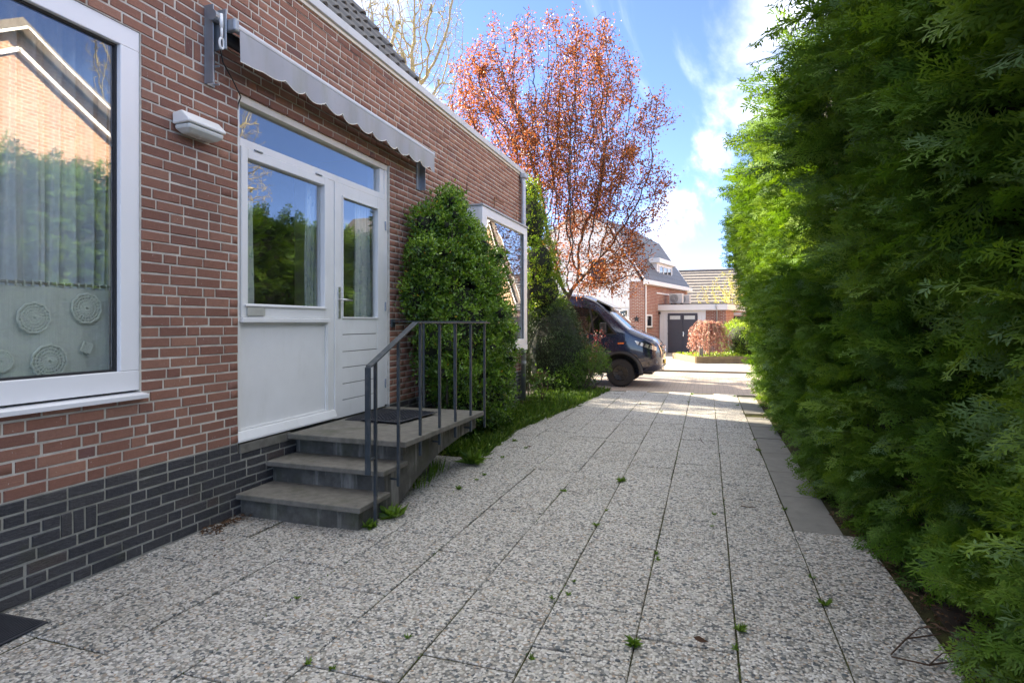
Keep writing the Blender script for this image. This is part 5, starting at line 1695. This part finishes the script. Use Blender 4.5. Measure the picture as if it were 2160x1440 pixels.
while k < -.78:      # vertical boarding joints
    zt_ = EV
    B().box(k, k + .205, -.004, .018, 2.36, 3.6 if k > -1.0 or k < -6.0 else 5.4).build('board', 'far_white', hs)
    k += .22
t = NT('slate_courses')
sp = t.n('ShaderNodeSeparateXYZ', {0: t.n('ShaderNodeTexCoord').outputs['Object']})
cb_ = t.n('ShaderNodeCombineXYZ', {0: sp.outputs[1], 1: sp.outputs[2]})
bt = t.n('ShaderNodeTexBrick', {'Vector': cb_.outputs[0], 'Color1': (.055, .058, .068, 1), 'Color2': (.068, .07, .08, 1), 'Mortar': (.02, .02, .022, 1), 'Scale': 1., 'Mortar Size': .012, 'Brick Width': .9, 'Row Height': .27})
t.pbr(bt.outputs['Color'], .5, t.bump(bt.outputs['Fac'], .6, -.02))
def roofslab(pa, pb, y0, y1, name):
    (xa, za), (xb, zb) = pa, pb
    nx, nz2 = -(zb - za), (xb - xa)
    l_ = math.hypot(nx, nz2); nx, nz2 = nx / l_ * .10, nz2 / l_ * .10
    if nz2 < 0: nx, nz2 = -nx, -nz2
    return B().prism([(xa, za), (xb, zb), (xb + nx, zb + nz2), (xa + nx, za + nz2)], 1, y0, y1).build(name, 'slate_courses', hs)
r1 = roofslab((.10, EV - .02), M1, -.06, HL + .1, 'roof')
roofslab(M1, M2, -.06, HL + .1, 'upper_roof')
roofslab((-HD - M1[0], M1[1]), M2, -.06, HL + .1, 'upper_roof')
roofslab((-HD - .10, EV - .02), (-HD - M1[0], M1[1]), -.06, HL + .1, 'roof')
# white verge boards and gutter
for pa, pb in (((.16, EV - .02), (M1[0] + .06, M1[1] + .1)), (M1, M2), ((-HD - .16, EV - .02), (-HD - M1[0] - .06, M1[1] + .1)), ((-HD - M1[0], M1[1]), M2)):
    for yy in (-.10, HL + .12):
        B().bar((pa[0], yy, pa[1]), (pb[0], yy, pb[1]), .05, .22, (0, 1, 0)).build('verge_board', 'far_white', hs)
B().box(.0, .28, -.10, HL + .14, EV - .16, EV + .06).build('gutter', 'far_white', hs, bevel=.02)
B().tube([(.05, .16, .0), (.05, .16, EV - .16)], .04, 8).build('downpipe', 'far_white', hs)
# windows
def far_win(parent, axis, a0, a1, z0, z1, at, nm='window', div=1, sill=True):
    """axis 1: in a wall along y at x=at facing +x; axis 0: in a wall along x at y=at facing -y"""
    f = .07
    def bx(b, u0, u1, v0, v1, d0, d1):
        if axis == 1: b.box(at + d0, at + d1, u0, u1, v0, v1)
        else: b.box(u0, u1, at - d1, at - d0, v0, v1)
    b = B()
    bx(b, a0, a1, z0, z0 + f, -.03, .05); bx(b, a0, a1, z1 - f, z1, -.03, .05); bx(b, a0, a0 + f, z0 + f, z1 - f, -.03, .05); bx(b, a1 - f, a1, z0 + f, z1 - f, -.03, .05)
    for q in range(1, div):
        u = a0 + (a1 - a0) * q / div
        bx(b, u - f / 2, u + f / 2, z0 + f, z1 - f, -.03, .049)
    w_ = b.build(nm, 'far_white', parent)
    for q in range(div):
        g = B(); ua, ub = a0 + (a1 - a0) * q / div, a0 + (a1 - a0) * (q + 1) / div
        bx(g, ua + f * .5, ub - f * .5, z0 + f * .7, z1 - f * .7, .010, .022)
        g.build('pane', 'dark_glass', w_)
    if sill:
        g = B(); bx(g, a0 - .05, a1 + .05, z0 - .06, z0 - .002, -.02, .10); g.build('sill', 'concrete_slab', w_)
    return w_
far_win(hs, 1, .30, 1.18, 1.34, 1.98, .0)
far_win(hs, 0, -1.75, -.80, .35, 1.75, .06, 'window', 1); far_win(hs, 0, -1.75, -.80, 1.80, 2.25, .06, 'top_light', 2, False)
far_win(hs, 0, -3.0, -1.85, .35, 2.25, .06); far_win(hs, 0, -2.9, -1.9, 3.6, 4.9, .0)
# interior darkness behind the panes
B().box(-HD + .3, -.28, .30, HL - .3, -.05, 3.4).build('dark_room', 'interior_dark', hs)
# dormer
dm = B().box(-1.6, -.28, 3.0, 5.85, 3.72, 4.80).build('dormer', 'far_white', hs)
B().box(-1.8, -.08, 2.85, 6.0, 4.80, 5.05).build('dormer_roof', 'far_white', dm, bevel=.02)
far_win(dm, 1, 3.25, 5.6, 3.82, 4.70, -.28, 'dormer_window', 3, False)
# pipe cover on the side wall
B().box(.002, .05, 1.9, 5.3, 3.08, 3.16).build('pipe_cover', 'far_white', hs)
B().box(.002, .09, 5.3, 5.38, 2.5, 3.16).build('drain_pipe', 'black_board', hs)
# black star by the window
st_ = B(); pt = []
for k in range(10):
    a = k * math.pi / 5 + math.pi / 2; r_ = .17 if k % 2 == 0 else .075
    pt.append((-.37 + r_ * math.cos(a), 1.75 + r_ * math.sin(a)))
st_.prism(pt, 1, -.035, -.012).build('wall_star', 'black_board', None, label='small black star ornament on the brick corner of the gabled house', cat='ornament')
so = bpy.data.objects['wall_star']; so.location = hs.location; so.rotation_euler = hs.rotation_euler

ga = empty('garage', (-2.954, 29.48, FZ), 'flat roofed garage with dark grey double doors and white surround attached to the gabled house', 'garage', rotz=R(-13), local=True)
GY, GWD = 2.43, 3.40
B().box(2.42, GWD, GY, GY + .22, -.1, 2.2).build('brick_pier', 'far_brick', ga)
B().box(GWD - .22, GWD, GY + .221, GY + 5.5, -.1, 2.2).build('side_wall', 'far_brick', ga)
B().box(.02, 2.419, GY + .03, GY + .2, -.1, 2.2).build('boarding', 'far_white', ga)
for a0, a1 in ((.05, .42), (2.03, 2.40)):
    B().box(a0, a1, GY + .004, GY + .028, .02, 1.95).build('panel', 'far_white', ga)
    B().box((a0 + a1) / 2 - .006, (a0 + a1) / 2 + .006, GY - .002, GY + .003, .03, 1.94).build('panel_joint', 'ac_white', ga)
B().box(-.15, GWD + .12, GY - .18, GY + 5.6, 2.205, 2.51).build('fascia', 'far_white', ga, bevel=.015)
B().box(-.16, GWD + .13, GY - .19, GY + 5.61, 2.511, 2.54).build('roof_trim', 'black_board', ga)
B().box(.47, 2.0, GY + .002, GY + .029, .0, 2.06).build('door_frame', 'far_door', ga)
for k, (a0, a1) in enumerate(((.50, 1.225), (1.245, 1.97))):
    d_ = B().box(a0, a1, GY - .03, GY + .0, .03, 2.03).build('door', 'far_door', ga, bevel=.006)
    b = B().box(a0 + .10, a1 - .10, GY - .037, GY - .0305, .14, 1.60)
    b.build('door_panel', 'far_door', d_, bevel=.012)
    B().box(a0 + .09, a1 - .09, GY - .036, GY - .031, 1.74, 1.93).build('pane', 'lamp_lens', d_)
    B().box(a0 + .07, a1 - .07, GY - .034, GY - .0308, 1.71, 1.96).build('glazing_bead', 'far_door', d_)
    for hz in (.18, 1.0, 1.68, 1.86):
        hx_ = a0 - .005 if k == 0 else a1 + .005
        B().tube([(hx_, GY - .04, hz - .05), (hx_, GY - .04, hz + .05)], .022, 8).build('hinge', 'far_door', d_)
    if k:
        B().box(a0 + .03, a0 + .07, GY - .045, GY - .0305, .86, 1.10).build('lock_plate', 'chrome', d_)
        B().tube([(a0 + .05, GY - .04, 1.01), (a0 + .05, GY - .08, 1.01), (a0 + .17, GY - .08, 1.01)], .012, 8).build('door_handle', 'chrome', d_)
B().tube([(2.98, GY - .05, .0), (2.98, GY - .05, 2.2), (2.98, GY - .21, 2.3), (2.98, GY - .21, 2.5)], .035, 8).build('downpipe', 'zinc', ga, smooth=True)
B().box(-.04, .10, GY - .14, GY - .02, 2.02, 2.14).build('security_lamp', 'black_board', ga)
for k, ty in enumerate((3.45, 4.95)):
    lab = ('white air conditioning unit on the garage roof, the one closer to the garage doors', 'white air conditioning unit on the garage roof, the one farther behind the doors')[k]
    a = empty('air_conditioner', (-2.954, 29.48, FZ), lab, 'air conditioner', 'air conditioners on the garage roof', rotz=R(-13), local=True)
    B().box(.25, .95, ty, ty + .30, 2.62, 3.14).build('casing', 'ac_white', a, bevel=.02)
    b = B()
    for q in range(5):
        b.tube([(.52 + (.05 + .04 * q) * math.cos(a_), ty - .012, 2.88 + (.05 + .04 * q) * math.sin(a_)) for a_ in np.linspace(0, 6.2832, 17)], .006, 4, cap=False)
    b.build('fan_grille', 'black_board', a)
    for xx in (.32, .85):
        B().box(xx, xx + .05, ty, ty + .3, 2.541, 2.619).build('foot', 'black_board', a)

# ---- planter, weeping maple, bright hedge, shed
PX0, PY0 = on_z(1468, 766, -.235); PX1, PY1 = on_z(1575, 766, -.235)
pl = empty('planter', (PX0, PY0, -.235), 'low weathered wooden planter wall beside the far driveway', 'planter')
dr = Vector((PX1 - PX0, PY1 - PY0, 0)); dr.normalize(); nr = Vector((-dr.y, dr.x, 0))
for q in range(2):
    a = Vector((PX0, PY0, -.235 + .065 + q * .131)); B().bar(a, a + dr * 4.0, .06, .128).build('board', 'planter_wood', pl, bevel=.006)
for k in range(4):
    a = Vector((PX0, PY0, -.235)) + dr * (.05 + k * 1.25) + nr * .07
    B().box(a.x - .04, a.x + .04, a.y - .04, a.y + .04, -.235, .03).build('post', 'planter_wood', pl)
a = Vector((PX0, PY0, 0))
c4 = [a + nr * .04, a + dr * 4 + nr * .04, a + dr * 4 + nr * 3.2, a + nr * 3.2]
B().add([(q.x, q.y, -.02) for q in c4] + [(q.x, q.y, -.24) for q in c4], [(0, 1, 2, 3), (0, 4, 5, 1), (1, 5, 6, 2), (2, 6, 7, 3), (3, 7, 4, 0)]).build('soil', 'soil', pl)
B().bar(a + nr * .02 + Vector((0, 0, -.11)), a + nr * 3.2 + Vector((0, 0, -.11)), .05, .25).build('end_board', 'planter_wood', pl)
n = 2600
uu, vv = rng.uniform(0, 4, n), rng.uniform(.02, 3.0, n)
P = np.array([a[:]]) + uu[:, None] * np.array([dr[:]]) + vv[:, None] * np.array([nr[:]]) + np.stack([np.zeros(n), np.zeros(n), rng.uniform(-.02, .05, n)], 1)
V, F = leaves(P, rng.normal(0, .6, P.shape) + np.array([0, 0, .5]), rng.uniform(.04, .08, n), .5)
mesh_np('planter_ground_cover', V, F, 'golden_leaf', None, rnd=np.repeat(rng.uniform(.4, 1, n), 2), label='low yellow green ground cover filling the wooden planter', cat='ground cover', kind='stuff')
mb = a + dr * .85 + nr * 1.0
mp_ = empty('weeping_maple', (mb.x, mb.y, -.02), 'small weeping maple with pink brown leaves in the wooden planter', 'tree')
b = B(); PL = []; DL = []
top_ = Vector((mb.x, mb.y, 1.12))
b.tube([(mb.x + .02, mb.y, -.02), (mb.x, mb.y, .5), top_], [.035, .03, .022], 7)
for k in range(110):
    an = random.uniform(0, 6.2832); rr_ = random.uniform(.2, .78); zt_ = random.uniform(.05, .5)
    h0 = random.uniform(1.15, 1.42)
    p1 = top_ + Vector((math.cos(an) * rr_ * .55, math.sin(an) * rr_ * .55, h0 - 1.12)); p2 = Vector((mb.x + math.cos(an) * rr_, mb.y + math.sin(an) * rr_, h0 - .35)); p3 = Vector((mb.x + math.cos(an) * rr_ * 1.12, mb.y + math.sin(an) * rr_ * 1.12, zt_))
    b.tube([top_, p1, p2, p3], [.010, .007, .004, .002], 4)
    for q in range(48):
        u = random.uniform(.3, 3)
        p = top_.lerp(p1, u) if u < 1 else p1.lerp(p2, u - 1) if u < 2 else p2.lerp(p3, u - 2)
        PL.append(tuple(p + Vector(rng.normal(0, .035, 3)))); DL.append((math.cos(an) * .3, math.sin(an) * .3, -1))
b.build('trunk', 'bark_pale', mp_)
V, F = leaves(np.array(PL), np.array(DL) + rng.normal(0, .4, (len(DL), 3)), rng.uniform(.06, .12, len(PL)), .45)
mesh_np('leaves', V, F, 'maple_leaf', mp_, rnd=np.repeat(rng.random(len(PL)), 2))
hb = a + dr * 2.3 + nr * 1.5
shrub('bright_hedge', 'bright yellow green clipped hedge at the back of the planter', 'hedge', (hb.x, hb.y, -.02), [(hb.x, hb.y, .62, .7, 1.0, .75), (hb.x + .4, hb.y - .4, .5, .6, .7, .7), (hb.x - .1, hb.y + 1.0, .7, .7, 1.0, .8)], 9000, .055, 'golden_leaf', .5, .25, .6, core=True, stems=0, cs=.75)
gpst = a + dr * .32 + nr * .35
B().box(gpst.x - .07, gpst.x + .07, gpst.y - .07, gpst.y + .07, -.03, .36).build('garden_post', 'concrete_slab', None, bevel=.01, label='short grey post standing in the planter beside the maple', cat='post', origin=(gpst.x, gpst.y, -.03))
# black boarded fence next to the garage
fx, fy = on_y(1540, 668, 33.0)[0], 33.0
fe = empty('black_fence', (fx, fy, FZ), 'black horizontally boarded garden fence beside the garage', 'fence')
for q in range(9):
    B().box(fx - .3, fx + 6, fy, fy + .03 + .006 * (q % 2), FZ + .05 + q * .21, FZ + .05 + q * .21 + .195).build('board', 'black_board', fe)
B().box(fx - .3, fx + 6, fy - .04, fy + .08, FZ + 1.97, FZ + 2.10).build('cap', 'zinc', fe)
# house with a long tiled roof farther back
lx0, lz0 = on_y(1380, 580, 47); lx1, lz1 = on_y(1600, 571, 47)
lr = empty('tiled_roof_house', ((lx0 + lx1) / 2, 47, FZ), 'long low house with a grey brown tiled roof far behind the garage', 'house')
B().box(lx0, lx1 + 8, 45.2, 52, FZ, 2.4).build('wall', 'far_brick', lr)
nrows = 13
for q in range(nrows):
    u0, u1 = q / nrows, (q + 1) / nrows
    za, zb = 2.3 + (5.45 - 2.3) * u0, 2.3 + (5.45 - 2.3) * u1
    ya, yb = 44.8 + 4.2 * u0, 44.8 + 4.2 * u1
    B().add([(lx0 - .4, ya, za + .08), (lx1 + 8, ya, za + .08), (lx1 + 8, yb + .05, zb + .03), (lx0 - .4, yb + .05, zb + .03), (lx0 - .4, ya, za - .02), (lx1 + 8, ya, za - .02)], [(0, 1, 2, 3), (0, 4, 5, 1)]).build('tile_course', 'far_roof_tile', lr)
B().add([(lx0 - .4, 49.0, 5.42), (lx1 + 8, 49.0, 5.42), (lx1 + 8, 53, 2.3), (lx0 - .4, 53, 2.3)], [(0, 1, 2, 3)]).build('rear_roof', 'far_roof_tile', lr)
B().tube([(lx0 - .4, 49.0, 5.47), (lx1 + 8, 49.0, 5.47)], .11, 8).build('ridge_tiles', 'far_roof_tile', lr)
# pale trees in front of it
for k, (px, py, Y, lab, sd_) in enumerate(((1538, 640, 38.5, 'yellow blossoming tree behind the black fence', 71), (1492, 640, 41.0, 'thin branched tree with pale yellow leaves behind the garage roof', 72), (1568, 620, 40.0, 'pale yellow spring tree half hidden by the conifer hedge', 73))):
    x, _ = on_y(px, py, Y)
    hgt = (4.9, 4.2, 5.0)[k]; sp_ = (1.25, .95, 1.4)[k]
    tree('spring_tree', lab, 'tree', (x, Y, FZ), [(0, 0, 0), (0, 0, .5), (.03, 0, 1.0), (.05, 0, 1.5)], [(x, Y, hgt * .62, sp_, sp_, hgt * .33), (x + .3, Y, hgt * .5, sp_ * .8, sp_, hgt * .2)], 500, .16, 1.8, .3, .010, 'bark_pale', seed=sd_, maxn=2500, leafn=(5, 2.2, 5)[k], leafL=.085, leafmat_='pale_leaf', spread=.07, e=2.3, group='pale spring trees beyond the garage')
# white blossom in front of the gabled house
x, z = on_y(1310, 675, 27.5)
tree('blossom_tree', 'small tree with white blossom in front of the gabled house window', 'tree', (x, 27.5, FZ), [(0, 0, 0), (0, 0, .5), (0, 0, 1.0)], [(x, 27.5, 1.5, .45, .45, .5)], 90, .10, 1.0, .16, .007, 'bark', seed=81, leafn=2.5, leafL=.09, leafmat_=simple('petal', (.78, .74, .70), .6, .05), spread=.06)

# ---- neighbours behind the conifer hedge (mirrored in the windows)
def neighbour(label, gx, gy, half_w, peak, slope, depth, mat, roofm='far_roof_tile', chim=False):
    e = empty('neighbour_house', (gx, gy, -.3), label, 'house')
    ev = peak - half_w * slope
    B().prism([(gy - half_w, -.3), (gy + half_w, -.3), (gy + half_w, ev), (gy, peak), (gy - half_w, ev)], 0, gx, gx + depth).build('wall', mat, e)
    for s_ in (-1, 1):
        y_e, z_e = gy + s_ * (half_w + .35), ev - .35 * slope
        nrm = Vector((0, s_ * slope, 1)).normalized() * .16
        B().add([(gx - .25, gy, peak + .03), (gx + depth, gy, peak + .03), (gx + depth, y_e, z_e + .03), (gx - .25, y_e, z_e + .03)] +
                [(gx - .25, gy + nrm.y * 0, peak + .20), (gx + depth, gy, peak + .20), (gx + depth, y_e + nrm.y, z_e + nrm.z), (gx - .25, y_e + nrm.y, z_e + nrm.z)],
                [(0, 1, 2, 3), (7, 6, 5, 4), (0, 3, 7, 4), (1, 5, 6, 2), (3, 2, 6, 7)]).build('roof', roofm, e)
        B().bar((gx - .29, gy, peak - .02), (gx - .29, y_e, z_e - .02), .05, .22, (1, 0, 0)).build('verge_board', 'far_white', e)
        B().bar((gx - .06, gy, peak - .40), (gx - .06, gy + s_ * half_w, ev - .36), .08, .12, (1, 0, 0)).build('verge_trim', 'far_white', e)
    if chim:
        B().box(gx + depth * .35, gx + depth * .35 + .7, gy + 1.2, gy + 1.9, peak - 1.5, peak + 1.1).build('chimney', mat, e)
    return e
neighbour('tan brick house with white verge boards behind the hedge, mirrored in the large window', 7.0, 8.05, 4.3, 7.27, .64, 9., 'tan_brick', chim=True)
neighbour('tan brick house with brown tiled roof behind the hedge, mirrored in the bay window', 6.0, 30.5, 5.0, 7.4, .9, 8., 'tan_brick', chim=True)
